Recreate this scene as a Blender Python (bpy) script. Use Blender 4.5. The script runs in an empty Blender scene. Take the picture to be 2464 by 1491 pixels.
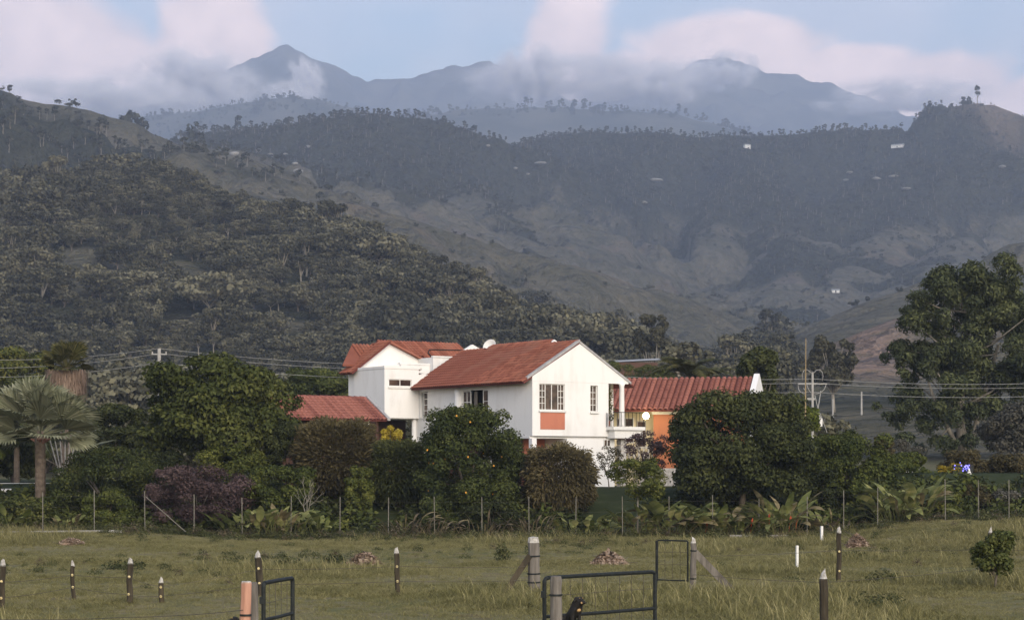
import bpy, math, random
import numpy as np
from mathutils import Vector, Matrix

# ------------------------------------------------------------------ camera, sky, sun, exposure
C = bpy.context.scene.collection
SC = bpy.context.scene
F, CX, HY, CZ = 4600.0, 1232.0, 1120.0, 3.5     # focal length / principal column / horizon row of a 2464 px wide frame, eye height

cam_d = bpy.data.cameras.new("camera")
cam = bpy.data.objects.new("camera", cam_d)
C.objects.link(cam)
cam.location = (0, 0, CZ)
cam.rotation_euler = (math.radians(90), 0, 0)
cam_d.sensor_width = 36.0
cam_d.lens = 36.0 * F / 2464.0
cam_d.shift_y = 374.5 / 2464.0
cam_d.clip_start = 0.5
cam_d.clip_end = 30000
SC.camera = cam

SUN_EL, SUN_AZ = math.radians(24.0), math.radians(22.0)   # low in the west: behind the camera, to its right
sun_dir = Vector((math.sin(SUN_AZ) * math.cos(SUN_EL), -math.cos(SUN_AZ) * math.cos(SUN_EL), math.sin(SUN_EL)))
sun_d = bpy.data.lights.new("sun", 'SUN')
sun_d.energy = 1.5
sun_d.angle = math.radians(40)
sun_d.color = (1.0, 0.87, 0.71)
sun = bpy.data.objects.new("sun", sun_d)
C.objects.link(sun)
sun.rotation_euler = sun_dir.to_track_quat('Z', 'Y').to_euler()
sun.location = (60, -60, 60)

SC.view_settings.view_transform = 'Standard'
SC.view_settings.look = 'None'
SC.view_settings.exposure = 1.08
SC.view_settings.gamma = 1.0
SC.view_settings.use_curve_mapping = False
SC.cycles.max_bounces = 6
SC.cycles.diffuse_bounces = 3
SC.cycles.glossy_bounces = 2
SC.cycles.transmission_bounces = 3
SC.cycles.volume_bounces = 2
SC.cycles.transparent_max_bounces = 8

class G:
    """small node-graph helper"""
    def __init__(s, nt):
        s.nt = nt; s.n = nt.nodes; s.l = nt.links
    def node(s, t, **kw):
        n = s.n.new(t)
        for k, v in kw.items(): setattr(n, k, v)
        return n
    def put(s, sock, v):
        if isinstance(v, bpy.types.NodeSocket): s.l.new(v, sock)
        elif v is not None:
            if hasattr(sock, 'default_value'):
                dv = sock.default_value
                if hasattr(dv, '__len__') and not hasattr(v, '__len__'): v = [v] * len(dv)
                if hasattr(dv, '__len__') and len(dv) == 4 and len(v) == 3: v = list(v) + [1]
                sock.default_value = v
    def m(s, op, a, b=None, c=None, clamp=False):
        n = s.node('ShaderNodeMath', operation=op, use_clamp=clamp)
        s.put(n.inputs[0], a)
        if b is not None: s.put(n.inputs[1], b)
        if c is not None: s.put(n.inputs[2], c)
        return n.outputs[0]
    def vm(s, op, a, b=None, sc=None):
        n = s.node('ShaderNodeVectorMath', operation=op)
        s.put(n.inputs[0], a)
        if b is not None: s.put(n.inputs[1], b)
        if sc is not None: s.put(n.inputs['Scale'], sc)
        return n.outputs['Value'] if op in ('LENGTH', 'DOT_PRODUCT') else n.outputs[0]
    def noise(s, vec, scale, detail=4, rough=0.55, dist=0.0):
        n = s.node('ShaderNodeTexNoise')
        s.put(n.inputs['Vector'], vec)
        n.inputs['Scale'].default_value = scale; n.inputs['Detail'].default_value = detail
        n.inputs['Roughness'].default_value = rough; n.inputs['Distortion'].default_value = dist
        return n.outputs['Fac']
    def step(s, v, lo, hi):
        n = s.node('ShaderNodeMapRange', interpolation_type='SMOOTHSTEP')
        s.put(n.inputs['Value'], v)
        n.inputs['From Min'].default_value = lo; n.inputs['From Max'].default_value = hi
        return n.outputs['Result']
    def mix(s, fac, a, b):
        n = s.node('ShaderNodeMix', data_type='RGBA')
        s.put(n.inputs[0], fac); s.put(n.inputs[6], a); s.put(n.inputs[7], b)
        return n.outputs[2]

world = bpy.data.worlds.new("World")
SC.world = world
world.use_nodes = True
w = G(world.node_tree)
w.n.clear()
sky = w.node('ShaderNodeTexSky', sky_type='NISHITA')
sky.sun_disc = False
sky.sun_elevation = SUN_EL
sky.sun_rotation = math.pi - SUN_AZ
sky.air_density = 1.3
sky.dust_density = 0.4
sky.ozone_density = 2.5
tc = w.node('ShaderNodeTexCoord').outputs['Generated']
sep = w.node('ShaderNodeSeparateXYZ'); w.put(sep.inputs[0], tc)
dx, dy, dz = sep.outputs
az = w.m('MULTIPLY', w.m('ARCTAN2', dx, dy), 57.2958)
el = w.m('MULTIPLY', w.m('ARCSINE', dz), 57.2958)
cv = w.node('ShaderNodeCombineXYZ'); w.put(cv.inputs[0], az); w.put(cv.inputs[1], w.m('MULTIPLY', el, 1.25))
n1 = w.noise(cv.outputs[0], 0.33, 5, 0.52, 0.4)
n2 = w.noise(cv.outputs[0], 0.14, 3, 0.5, 0.0)
def blob(a0, e0, sa, se):
    u = w.m('DIVIDE', w.m('SUBTRACT', az, a0), sa); v = w.m('DIVIDE', w.m('SUBTRACT', el, e0), se)
    return w.m('EXPONENT', w.m('MULTIPLY', w.m('ADD', w.m('MULTIPLY', u, u), w.m('MULTIPLY', v, v)), -1.0))
banks = None
for b in ((-14.0, 11.4, 4.4, 2.8), (-9.0, 11.8, 2.0, 2.6), (1.6, 12.2, 1.4, 2.2), (3.6, 11.2, 3.6, 1.1), (6.5, 12.3, 3.0, 0.9),
          (9.8, 11.5, 2.6, 0.75), (12.6, 11.0, 2.6, 1.0), (16.0, 10.3, 3.2, 1.1)):
    g_ = blob(*b)
    banks = g_ if banks is None else w.m('MAXIMUM', banks, g_)
belt = w.m('EXPONENT', w.m('MULTIPLY', w.m('POWER', w.m('DIVIDE', w.m('SUBTRACT', el, 11.0), 7.0), 2.0), -1.0))  # the same bank of cloud all round the horizon
inview = w.step(w.m('ABSOLUTE', az), 24.0, 17.0)
aim = w.m('ADD', w.m('MULTIPLY', banks, w.m('MULTIPLY', inview, 0.80)), w.m('MULTIPLY', w.m('SUBTRACT', 1.0, inview), w.m('MULTIPLY', belt, 0.30)))
dens = w.m('ADD', w.m('ADD', w.m('MULTIPLY', n1, 0.75), aim), w.m('MULTIPLY', n2, 0.30))
mask = w.step(dens, 0.66, 0.98)
veil = w.m('MULTIPLY', w.step(n2, 0.25, 0.65), 0.30)
mask = w.m('MAXIMUM', mask, w.m('MULTIPLY', veil, w.step(el, 45.0, 12.0)))
bg1 = w.node('ShaderNodeBackground'); w.put(bg1.inputs[0], w.mix(0.22, sky.outputs[0], (3.6, 3.3, 3.4))); bg1.inputs[1].default_value = 0.095
cc = w.mix(w.step(n1, 0.35, 0.65), (0.72, 0.575, 0.54), (0.93, 0.725, 0.66))
bg2 = w.node('ShaderNodeBackground'); w.put(bg2.inputs[0], cc); bg2.inputs[1].default_value = 1.0
ms = w.node('ShaderNodeMixShader'); w.put(ms.inputs[0], mask); w.put(ms.inputs[1], bg1.outputs[0]); w.put(ms.inputs[2], bg2.outputs[0])
wo = w.node('ShaderNodeOutputWorld'); w.put(wo.inputs[0], ms.outputs[0])

# ------------------------------------------------------------------ helpers
rng = np.random.default_rng(7)
random.seed(7)
PI = math.pi

def at(px, py, D):
    return Vector(((px - CX) / F * D, D, CZ + (HY - py) / F * D))
def X(px, D): return (px - CX) / F * D
def Zp(py, D): return CZ + (HY - py) / F * D

def sstep(v, a, b):
    t = np.clip((np.asarray(v, float) - a) / (b - a), 0, 1)
    return t * t * (3 - 2 * t)
def _hash(ix, iy, seed):
    n = (ix.astype(np.int64) * 374761393 + iy.astype(np.int64) * 668265263 + seed * 1442695041) & 0x7fffffff
    n = ((n ^ (n >> 13)) * 1274126177) & 0x7fffffff
    n = ((n ^ (n >> 16)) * 961748927) & 0x7fffffff
    return (n & 0xffffff) / float(0xffffff)
def vnoise(x, y, seed=0):
    x = np.asarray(x, float); y = np.asarray(y, float)
    ix = np.floor(x); iy = np.floor(y); fx = x - ix; fy = y - iy
    fx = fx * fx * (3 - 2 * fx); fy = fy * fy * (3 - 2 * fy)
    a = _hash(ix, iy, seed); b = _hash(ix + 1, iy, seed); c = _hash(ix, iy + 1, seed); d = _hash(ix + 1, iy + 1, seed)
    return (a + (b - a) * fx) * (1 - fy) + (c + (d - c) * fx) * fy
def fbm(x, y, wl, octv=4, seed=0, ridged=False):
    s = 0; a = 1.0; t = 0
    for o in range(octv):
        v = vnoise(np.asarray(x) / wl, np.asarray(y) / wl, seed + o * 17)
        if ridged: v = 1 - np.abs(2 * v - 1)
        s = s + a * v; t += a; a *= 0.5; wl = wl / 2.03
    return s / t

def mesh_np(name, V, faces, mats, tint=None, midx=None, smooth=False):
    """V (n,3); faces: (m,k) int array or list of lists"""
    me = bpy.data.meshes.new(name)
    V = np.asarray(V, np.float32)
    if isinstance(faces, np.ndarray):
        m, k = faces.shape
        me.vertices.add(len(V)); me.vertices.foreach_set("co", V.ravel())
        me.loops.add(m * k); me.loops.foreach_set("vertex_index", faces.astype(np.int32).ravel())
        me.polygons.add(m)
        me.polygons.foreach_set("loop_start", np.arange(0, m * k, k, dtype=np.int32))
        me.polygons.foreach_set("loop_total", np.full(m, k, np.int32))
        me.update(calc_edges=True)
    else:
        me.from_pydata([tuple(map(float, v)) for v in V], [], faces)
        me.update()
    for mt in (mats if isinstance(mats, (list, tuple)) else [mats]): me.materials.append(mt)
    if midx is not None: me.polygons.foreach_set("material_index", np.asarray(midx, np.int32))
    if tint is not None:
        a = me.attributes.new("tint", 'FLOAT', 'FACE'); a.data.foreach_set("value", np.asarray(tint, np.float32))
    if smooth: me.polygons.foreach_set("use_smooth", np.ones(len(me.polygons), bool))
    return me

def link(name, data, parent=None, loc=None, label=None, cat=None, group=None, kind=None):
    o = bpy.data.objects.new(name, data); C.objects.link(o)
    if parent is not None: o.parent = parent
    if loc is not None: o.location = loc
    if label: o["label"] = label
    if cat: o["category"] = cat
    if group: o["group"] = group
    if kind: o["kind"] = kind
    return o
def thing(name, label, cat, loc=(0, 0, 0), rotz=0.0, group=None):
    o = link(name, None, None, loc, label, cat, group)
    o.rotation_euler = (0, 0, rotz); o.empty_display_size = 0.3
    return o
def dup_tree(o, parent=None):
    c = o.copy(); C.objects.link(c)
    if parent is not None: c.parent = parent
    for ch in list(o.children): dup_tree(ch, c)
    return c

class MB:
    """collects solids, builds one mesh"""
    def __init__(s): s.v = []; s.f = []; s.mi = []; s.cur = 0
    def add(s, V, Fs):
        b = len(s.v); s.v += [tuple(v) for v in V]; s.f += [[i + b for i in f] for f in Fs]; s.mi += [s.cur] * len(Fs); return s
    def box(s, x0, x1, y0, y1, z0, z1):
        V = [(x0,y0,z0),(x1,y0,z0),(x1,y1,z0),(x0,y1,z0),(x0,y0,z1),(x1,y0,z1),(x1,y1,z1),(x0,y1,z1)]
        return s.add(V, [[3,2,1,0],[4,5,6,7],[0,1,5,4],[1,2,6,5],[2,3,7,6],[3,0,4,7]])
    def hexa(s, V):
        return s.add(V, [[3,2,1,0],[4,5,6,7],[0,1,5,4],[1,2,6,5],[2,3,7,6],[3,0,4,7]])
    def prism(s, poly, d):
        """poly: 3-D outline (list), d: extrusion vector"""
        n = len(poly); V = [Vector(p) for p in poly] + [Vector(p) + Vector(d) for p in poly]
        return s.add(V, [list(range(n))[::-1], list(range(n, 2*n))] + [[i, (i+1)%n, n+(i+1)%n, n+i] for i in range(n)])
    def tube(s, pts, rad, sides=6, cap=True):
        pts = [Vector(p) for p in pts]; n = len(pts)
        rad = rad if hasattr(rad, '__len__') else [rad] * n
        V = []; up = None
        for i, p in enumerate(pts):
            t = (pts[min(i+1, n-1)] - pts[max(i-1, 0)]).normalized()
            if up is None: up = Vector((1,0,0)) if abs(t.x) < 0.8 else Vector((0,1,0))
            a = (up - t * up.dot(t)).normalized(); b = t.cross(a); up = a
            for k in range(sides):
                an = 2*PI*k/sides
                V.append(p + (a*math.cos(an) + b*math.sin(an)) * rad[i])
        Fs = []
        for i in range(n-1):
            for k in range(sides):
                k2 = (k+1) % sides
                Fs.append([i*sides+k, i*sides+k2, (i+1)*sides+k2, (i+1)*sides+k])
        if cap: Fs += [list(range(sides))[::-1], list(range((n-1)*sides, n*sides))]
        return s.add(V, Fs)
    def lathe(s, prof, sides=12, c=(0,0,0)):
        V = []; n = len(prof)
        for r, z in prof:
            for k in range(sides):
                an = 2*PI*k/sides; V.append((c[0]+r*math.cos(an), c[1]+r*math.sin(an), c[2]+z))
        Fs = [[i*sides+k, i*sides+(k+1)%sides, (i+1)*sides+(k+1)%sides, (i+1)*sides+k] for i in range(n-1) for k in range(sides)]
        Fs += [list(range(sides))[::-1], list(range((n-1)*sides, n*sides))]
        return s.add(V, Fs)
    def mesh(s, name, mats, smooth=False):
        return mesh_np(name, np.array(s.v, float), s.f, mats, midx=s.mi if len(set(s.mi)) > 1 else None, smooth=smooth)
    def obj(s, name, mats, parent=None, smooth=False, **kw):
        return link(name, s.mesh(name, mats, smooth), parent, **kw)

# ------------------------------------------------------------------ materials
def mat(name, build):
    m = bpy.data.materials.new(name); m.use_nodes = True
    g = G(m.node_tree); g.n.clear()
    out = g.node('ShaderNodeOutputMaterial')
    build(g, out)
    return m
def pbr(g, out, col, rough=0.8, bump=None, bstr=0.3, metal=0.0, spec=0.3, bdist=0.02):
    p = g.node('ShaderNodeBsdfPrincipled')
    g.put(p.inputs['Base Color'], col); g.put(p.inputs['Roughness'], rough); p.inputs['Metallic'].default_value = metal
    p.inputs['Specular IOR Level'].default_value = spec
    if bump is not None:
        b = g.node('ShaderNodeBump'); b.inputs['Strength'].default_value = bstr; b.inputs['Distance'].default_value = bdist
        g.put(b.inputs['Height'], bump); g.put(p.inputs['Normal'], b.outputs[0])
    g.put(out.inputs[0], p.outputs[0]); return p
def objco(g): return g.node('ShaderNodeTexCoord').outputs['Object']
def posco(g): return g.node('ShaderNodeNewGeometry').outputs['Position']
def rnd(g): return g.node('ShaderNodeObjectInfo').outputs['Random']

def simple(name, c1, c2, scale=6.0, rough=0.8, bstr=0.25, metal=0.0, spec=0.3, vary=0.0, streak=False):
    def b(g, out):
        co = objco(g)
        if streak:
            mp = g.node('ShaderNodeMapping'); mp.inputs['Scale'].default_value = (1, 1, 0.12); g.put(mp.inputs[0], co); co = mp.outputs[0]
        n = g.noise(co, scale, 5, 0.6)
        f = g.step(n, 0.3, 0.7)
        if vary: f = g.m('ADD', f, g.m('MULTIPLY', g.m('SUBTRACT', rnd(g), 0.5), vary), clamp=True)
        pbr(g, out, g.mix(f, c1, c2), rough, n, bstr, metal, spec)
    return mat(name, b)

def foliage(name, dark, mid, light, trans=0.22, patch=0.5, rough=0.7, rv=0.35):
    def b(g, out):
        t = g.node('ShaderNodeAttribute', attribute_name='tint').outputs['Fac']
        n = g.noise(posco(g), patch, 2, 0.5)
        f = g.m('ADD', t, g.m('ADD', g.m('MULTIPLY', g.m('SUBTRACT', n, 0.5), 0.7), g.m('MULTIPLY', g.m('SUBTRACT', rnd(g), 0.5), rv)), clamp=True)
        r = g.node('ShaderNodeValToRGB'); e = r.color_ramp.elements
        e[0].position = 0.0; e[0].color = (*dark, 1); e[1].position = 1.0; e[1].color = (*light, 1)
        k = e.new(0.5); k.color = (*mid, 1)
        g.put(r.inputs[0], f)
        p = g.node('ShaderNodeBsdfPrincipled'); g.put(p.inputs['Base Color'], r.outputs[0]); p.inputs['Roughness'].default_value = rough
        p.inputs['Specular IOR Level'].default_value = 0.12
        tr = g.node('ShaderNodeBsdfTranslucent'); g.put(tr.inputs[0], r.outputs[0])
        mx = g.node('ShaderNodeMixShader'); mx.inputs[0].default_value = trans
        g.put(mx.inputs[1], p.outputs[0]); g.put(mx.inputs[2], tr.outputs[0]); g.put(out.inputs[0], mx.outputs[0])
    return mat(name, b)

def plaster(name, c, c2):
    def b(g, out):
        co = objco(g)
        mp = g.node('ShaderNodeMapping'); mp.inputs['Scale'].default_value = (1, 1, 0.25); g.put(mp.inputs[0], co)
        n = g.noise(mp.outputs[0], 1.3, 6, 0.65); f = g.noise(co, 40, 3, 0.6)
        pbr(g, out, g.mix(g.step(g.m('ADD', n, g.m('MULTIPLY', g.m('SUBTRACT', g.noise(co, 0.45, 3, 0.5), 0.5), 0.5)), 0.46, 0.80), c, c2), 0.9, f, 0.2, spec=0.15)
    return mat(name, b)

M = {}
M['white'] = plaster('white_plaster', (0.80, 0.79, 0.77), (0.69, 0.67, 0.64))
M['cream'] = plaster('cream_plaster', (0.74, 0.66, 0.46), (0.62, 0.53, 0.36))
M['salmon'] = plaster('salmon_plaster', (0.50, 0.19, 0.12), (0.42, 0.15, 0.10))
M['orange'] = plaster('orange_plaster', (0.42, 0.165, 0.085), (0.33, 0.13, 0.07))
M['darkwall'] = plaster('shade_dark_plaster', (0.10, 0.055, 0.04), (0.07, 0.04, 0.03))  # tone darkened to carry the shade under verandas and eaves
M['stone'] = simple('pale_stone', (0.55, 0.53, 0.5), (0.3, 0.28, 0.26), 5, 0.9, 0.6)
M['trim'] = simple('grey_trim', (0.30, 0.29, 0.30), (0.42, 0.41, 0.40), 3, 0.85)
M['whitepaint'] = simple('white_paint', (0.78, 0.77, 0.74), (0.68, 0.67, 0.64), 8, 0.6, 0.1)
def _tile(g, out):
    co = posco(g); n = g.noise(co, 1.1, 4, 0.6); n2 = g.noise(co, 9, 4, 0.6)
    f = g.m('ADD', g.m('MULTIPLY', n, 0.6), g.m('MULTIPLY', rnd(g), 0.55), clamp=True)
    c = g.mix(g.step(f, 0.25, 0.95), (0.20, 0.066, 0.042), (0.345, 0.128, 0.082))
    c = g.mix(g.step(n2, 0.60, 0.74), c, (0.12, 0.055, 0.045)); c = g.mix(g.m('MULTIPLY', g.step(g.noise(co, 0.55, 3, 0.6), 0.5, 0.7), 0.5), c, (0.24, 0.12, 0.085))
    pbr(g, out, c, 0.82, n2, 0.35, spec=0.25)
M['tile'] = mat('terracotta_tile', _tile)
def _tile2(g, out):
    co = posco(g); n = g.noise(co, 1.4, 4, 0.6); n2 = g.noise(co, 9, 4, 0.6)
    f = g.m('ADD', g.m('MULTIPLY', n, 0.7), g.m('MULTIPLY', rnd(g), 0.5), clamp=True)
    c = g.mix(g.step(f, 0.25, 0.95), (0.18, 0.065, 0.052), (0.32, 0.13, 0.10))
    pbr(g, out, c, 0.85, n2, 0.35, spec=0.2)
M['tile_old'] = mat('weathered_tile', _tile2)
M['deck'] = simple('roof_deck', (0.12, 0.035, 0.03), (0.16, 0.05, 0.04), 4, 0.9)  # deck colour darkened to paint in shadow troughs between the tiles
def _glass(g, out):
    n = g.noise(posco(g), 2.0, 2, 0.5)
    pbr(g, out, g.mix(g.step(n, 0.35, 0.65), (0.035, 0.022, 0.018), (0.10, 0.065, 0.05)), 0.12, spec=0.5)
M['pane'] = mat('window_glass', _glass)
M['dark'] = simple('dark_interior', (0.012, 0.009, 0.008), (0.03, 0.02, 0.016), 2, 0.9)  # near-black colour stands in for unlit rooms behind openings
M['curtain'] = simple('curtain', (0.30, 0.27, 0.23), (0.2, 0.17, 0.15), 4, 0.9, streak=True)
M['iron'] = simple('dark_green_steel', (0.008, 0.010, 0.0095), (0.020, 0.024, 0.023), 14, 0.6, 0.2, spec=0.25)
M['wire'] = simple('galvanised_wire', (0.26, 0.26, 0.25), (0.36, 0.36, 0.34), 5, 0.5, 0.0)
M['wire_dark'] = simple('rusty_wire', (0.06, 0.055, 0.045), (0.10, 0.085, 0.065), 5, 0.7, 0.0)
M['fencepost'] = simple('weathered_steel_post', (0.14, 0.13, 0.105), (0.21, 0.195, 0.165), 6, 0.7)
M['wood'] = simple('creosoted_post', (0.028, 0.022, 0.014), (0.075, 0.06, 0.038), 7, 0.9, 0.6, streak=True)
M['woodgrey'] = simple('grey_timber', (0.10, 0.088, 0.075), (0.21, 0.19, 0.165), 7, 0.9, 0.6, streak=True)
M['tip'] = simple('white_painted_tip', (0.56, 0.54, 0.50), (0.28, 0.26, 0.23), 16, 0.9, 0.5)
M['salmonpost'] = simple('salmon_painted_post', (0.50, 0.27, 0.19), (0.36, 0.18, 0.12), 9, 0.75, 0.3, streak=True)
M['insul'] = simple('yellow_plastic', (0.62, 0.50, 0.24), (0.7, 0.58, 0.3), 5, 0.5)
M['concrete'] = simple('concrete', (0.36, 0.35, 0.33), (0.25, 0.24, 0.22), 4, 0.9)
M['polewhite'] = simple('concrete_pole', (0.40, 0.39, 0.37), (0.30, 0.29, 0.27), 3, 0.85)
M['asphalt'] = simple('asphalt', (0.10, 0.10, 0.105), (0.14, 0.14, 0.145), 20, 0.9)
M['bark'] = simple('bark', (0.075, 0.06, 0.045), (0.15, 0.125, 0.10), 8, 0.95, 0.6, streak=True)
M['barkpale'] = simple('pale_bark', (0.15, 0.135, 0.11), (0.27, 0.245, 0.205), 5, 0.9, 0.4, streak=True)
M['palmtrunk'] = simple('palm_trunk', (0.085, 0.065, 0.05), (0.15, 0.12, 0.095), 5, 0.95, 0.6)
M['fruit'] = simple('orange_fruit', (0.62, 0.24, 0.03), (0.72, 0.36, 0.05), 5, 0.5)
M['redflower'] = simple('red_bract', (0.50, 0.07, 0.03), (0.6, 0.12, 0.04), 5, 0.6)
M['whiteflower'] = simple('white_petals', (0.75, 0.73, 0.70), (0.6, 0.58, 0.55), 5, 0.8)
M['rock'] = simple('pale_rock', (0.20, 0.195, 0.185), (0.34, 0.33, 0.315), 0.4, 0.95)
M['dogblack'] = simple('black_fur', (0.010, 0.009, 0.008), (0.022, 0.019, 0.016), 30, 0.7, 0.4)
M['tan'] = simple('tan_fur', (0.50, 0.33, 0.15), (0.40, 0.25, 0.11), 20, 0.8)
M['bamboo'] = simple('bamboo', (0.34, 0.26, 0.14), (0.24, 0.18, 0.10), 3, 0.7)
M['zinc'] = simple('zinc_sheet', (0.36, 0.37, 0.38), (0.28, 0.29, 0.30), 1, 0.6)
def _lamp(g, out):
    e = g.node('ShaderNodeEmission'); e.inputs[0].default_value = (1.0, 0.80, 0.42, 1); e.inputs[1].default_value = 26
    g.put(out.inputs[0], e.outputs[0])
M['lamp'] = mat('lit_lamp_globe', _lamp)
def _led(g, out):
    e = g.node('ShaderNodeEmission'); e.inputs[0].default_value = (0.24, 0.22, 1.0, 1); e.inputs[1].default_value = 1.3
    g.put(out.inputs[0], e.outputs[0])
M['led'] = mat('blue_light', _led)

FOL = {
 'mango':  foliage('mango_leaves', (0.0268, 0.0352, 0.0111), (0.0589, 0.0727, 0.0198), (0.1272, 0.1349, 0.0395)),
 'round':  foliage('shrub_leaves', (0.0315, 0.0415, 0.0138), (0.0700, 0.0829, 0.0248), (0.1926, 0.1835, 0.0483)),
 'purple': foliage('purple_leaves', (0.0460, 0.0299, 0.0299), (0.0978, 0.0655, 0.0644), (0.1610, 0.1150, 0.1058)),
 'brown':  foliage('olive_brown_leaves', (0.0421, 0.0373, 0.0178), (0.0972, 0.0810, 0.0386), (0.1620, 0.1328, 0.0653)),
 'dark':   foliage('dark_leaves', (0.0235, 0.0301, 0.0117), (0.0509, 0.0601, 0.0209), (0.1077, 0.1168, 0.0418)),
 'citrus': foliage('citrus_leaves', (0.0338, 0.0448, 0.0135), (0.0675, 0.0828, 0.0243), (0.1500, 0.1587, 0.0486)),
 'lime':   foliage('yellow_green_leaves', (0.045, 0.060, 0.012), (0.095, 0.12, 0.022), (0.17, 0.19, 0.04)),
 'bush':   foliage('bush_leaves', (0.0386, 0.0518, 0.0142), (0.0878, 0.1037, 0.0256), (0.1755, 0.1782, 0.0436)),
 'euca':   foliage('eucalyptus_leaves', (0.0324, 0.0414, 0.0195), (0.0720, 0.0862, 0.0390), (0.1530, 0.1690, 0.0720)),
 'hill':   foliage('hill_tree_leaves', (0.0439, 0.0432, 0.0264), (0.0976, 0.0936, 0.0586), (0.1891, 0.1776, 0.1127), 0.15, 0.02, rv=0.9),
 'hillfar':foliage('mountain_tree_leaves', (0.0230, 0.0259, 0.0138), (0.0489, 0.0517, 0.0303), (0.1006, 0.1006, 0.0618), 0.1, 0.008, rv=0.8),
 'heli':   foliage('heliconia_leaves', (0.0897, 0.1107, 0.0338), (0.2093, 0.2213, 0.0780), (0.4485, 0.4077, 0.1690), 0.3),
 'helidry':foliage('dry_heliconia_leaves', (0.09, 0.075, 0.035), (0.20, 0.165, 0.085), (0.34, 0.28, 0.16), 0.25),
 'dry':    foliage('dry_stalks', (0.075, 0.058, 0.036), (0.145, 0.115, 0.075), (0.24, 0.20, 0.14), 0.2),
 'fan':    foliage('silver_palm_leaves', (0.11, 0.12, 0.072), (0.19, 0.20, 0.125), (0.30, 0.30, 0.20), 0.2),
 'palm':   foliage('palm_leaves', (0.03, 0.036, 0.012), (0.07, 0.072, 0.024), (0.14, 0.125, 0.05), 0.2),
 'skirt':  foliage('dead_fronds', (0.12, 0.085, 0.06), (0.21, 0.15, 0.115), (0.32, 0.24, 0.19), 0.1),
 'grass':  foliage('grass_blades', (0.1008, 0.0989, 0.0378), (0.2072, 0.1914, 0.0777), (0.3808, 0.3333, 0.1628), 0.25, 0.35),
 'weed':   foliage('weed_leaves', (0.0406, 0.0486, 0.0196), (0.0870, 0.0945, 0.0364), (0.1740, 0.1620, 0.0728), 0.25, 0.4),
 'litter': foliage('dry_leaf_litter', (0.15, 0.105, 0.075), (0.31, 0.225, 0.165), (0.50, 0.40, 0.32), 0.1, 2.0),
 'yellow': foliage('yellow_leaves', (0.24, 0.18, 0.02), (0.42, 0.32, 0.04), (0.56, 0.45, 0.08), 0.25),
 'grey':   foliage('grey_bush_leaves', (0.05, 0.048, 0.036), (0.095, 0.09, 0.07), (0.14, 0.135, 0.11), 0.15),
}
# ------------------------------------------------------------------ terrain
def line(pts, drop=0.0):
    return np.array([(X(px, D), D, Zp(py, D) - drop) for px, py, D in pts])
RIDGES = [  # (polyline, front flank slope, rounding radius)
  # wooded hill at the left, close by
  (line([(-700,500,700),(-200,440,730),(150,440,745),(330,430,745),(430,438,735),(480,455,725),(560,482,705),(650,508,685),(800,545,655),(900,590,625),
         (1000,640,595),(1100,685,562),(1180,725,532),(1260,770,500),(1340,805,470),(1420,838,440),(1520,880,400)], 4.0), (0.30, 0.6, 2.6), 22),
  # higher hill behind it and the grassy saddle
  (line([(-700,60,1150),(-300,150,1200),(-100,200,1250),(0,262,1280),(60,292,1300),(110,335,1320),(180,362,1350),(240,356,1370),(300,368,1380),(345,356,1385),(400,366,1400),(480,352,1500),(550,340,1600)], 3.0), 0.34, 25),
  (line([(150,352,1330),(230,405,1200),(290,440,1080)], 4.0), 0.42, 20),
  # mountain in the middle
  (line([(420,370,1850),(480,345,1900),(570,308,2000),(650,304,2000),(770,304,2000),(830,278,2000),(900,270,2000),(960,276,2000),(1060,304,2000),(1130,338,2000),(1200,366,1980),(1260,420,1900),(1330,470,1820)], 7.0), 0.46, 40),
  (line([(960,285,2000),(1000,330,1930),(1060,395,1830),(1130,462,1720),(1190,515,1620),(1260,590,1500),(1330,675,1370),(1420,760,1230),(1490,812,1130)], 0), 0.52, 16),
  (line([(1130,462,1720),(1230,530,1660),(1330,600,1560),(1420,660,1450),(1520,740,1330)], 0), 0.6, 12),
  (line([(1130,500,1690),(1060,560,1560),(960,610,1440),(880,670,1330)], 0), 0.56, 16),
  (line([(760,310,1970),(720,400,1820),(690,470,1700),(640,520,1600)], 6), 0.5, 24),
  # mountain at the right
  (line([(1120,372,2450),(1215,352,2420),(1300,342,2400),(1330,318,2370),(1400,303,2320),(1560,300,2300),(1700,302,2300),(1850,304,2300),(1950,300,2300),(2050,300,2300),
         (2200,290,2260),(2240,272,2250),(2290,250,2250),(2325,232,2250),(2345,240,2250),(2362,262,2250),(2410,275,2250),(2500,282,2250),(2800,270,2250)], 7.0), 0.48, 22),
  (line([(1450,320,2280),(1490,420,2050),(1540,520,1850),(1600,610,1680),(1650,690,1540)], 4), 0.58, 22),
  (line([(1790,312,2270),(1800,400,2060),(1830,470,1920),(1880,545,1780),(1900,630,1620),(1870,700,1500)], 3), 0.58, 18),
  (line([(1800,400,2060),(1740,480,1900),(1690,570,1740)], 3), 0.6, 16),
  (line([(2320,300,2220),(2260,400,2020),(2170,510,1850),(2060,610,1690),(1960,690,1540),(1850,770,1390)], 3), 0.55, 18),
  (line([(2480,320,2220),(2400,440,2000),(2330,540,1820),(2240,640,1600)], 3), 0.55, 22),
  # bare grassy hill at the right
  (line([(3100,420,1050),(2700,490,1000),(2464,570,955),(2400,602,930),(2300,648,900),(2200,694,870),(2130,742,840),(2085,800,790),(2050,850,720)], 0), 0.42, 20),
  (line([(2230,705,860),(2150,760,760),(2060,800,700),(1990,850,620)], 0), 0.40, 20),
  (line([(2900,640,560),(2500,705,520),(2300,735,500),(2200,775,480),(2130,825,460),(2070,880,430),(2010,935,400)], 0), 0.45, 12),
]
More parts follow.
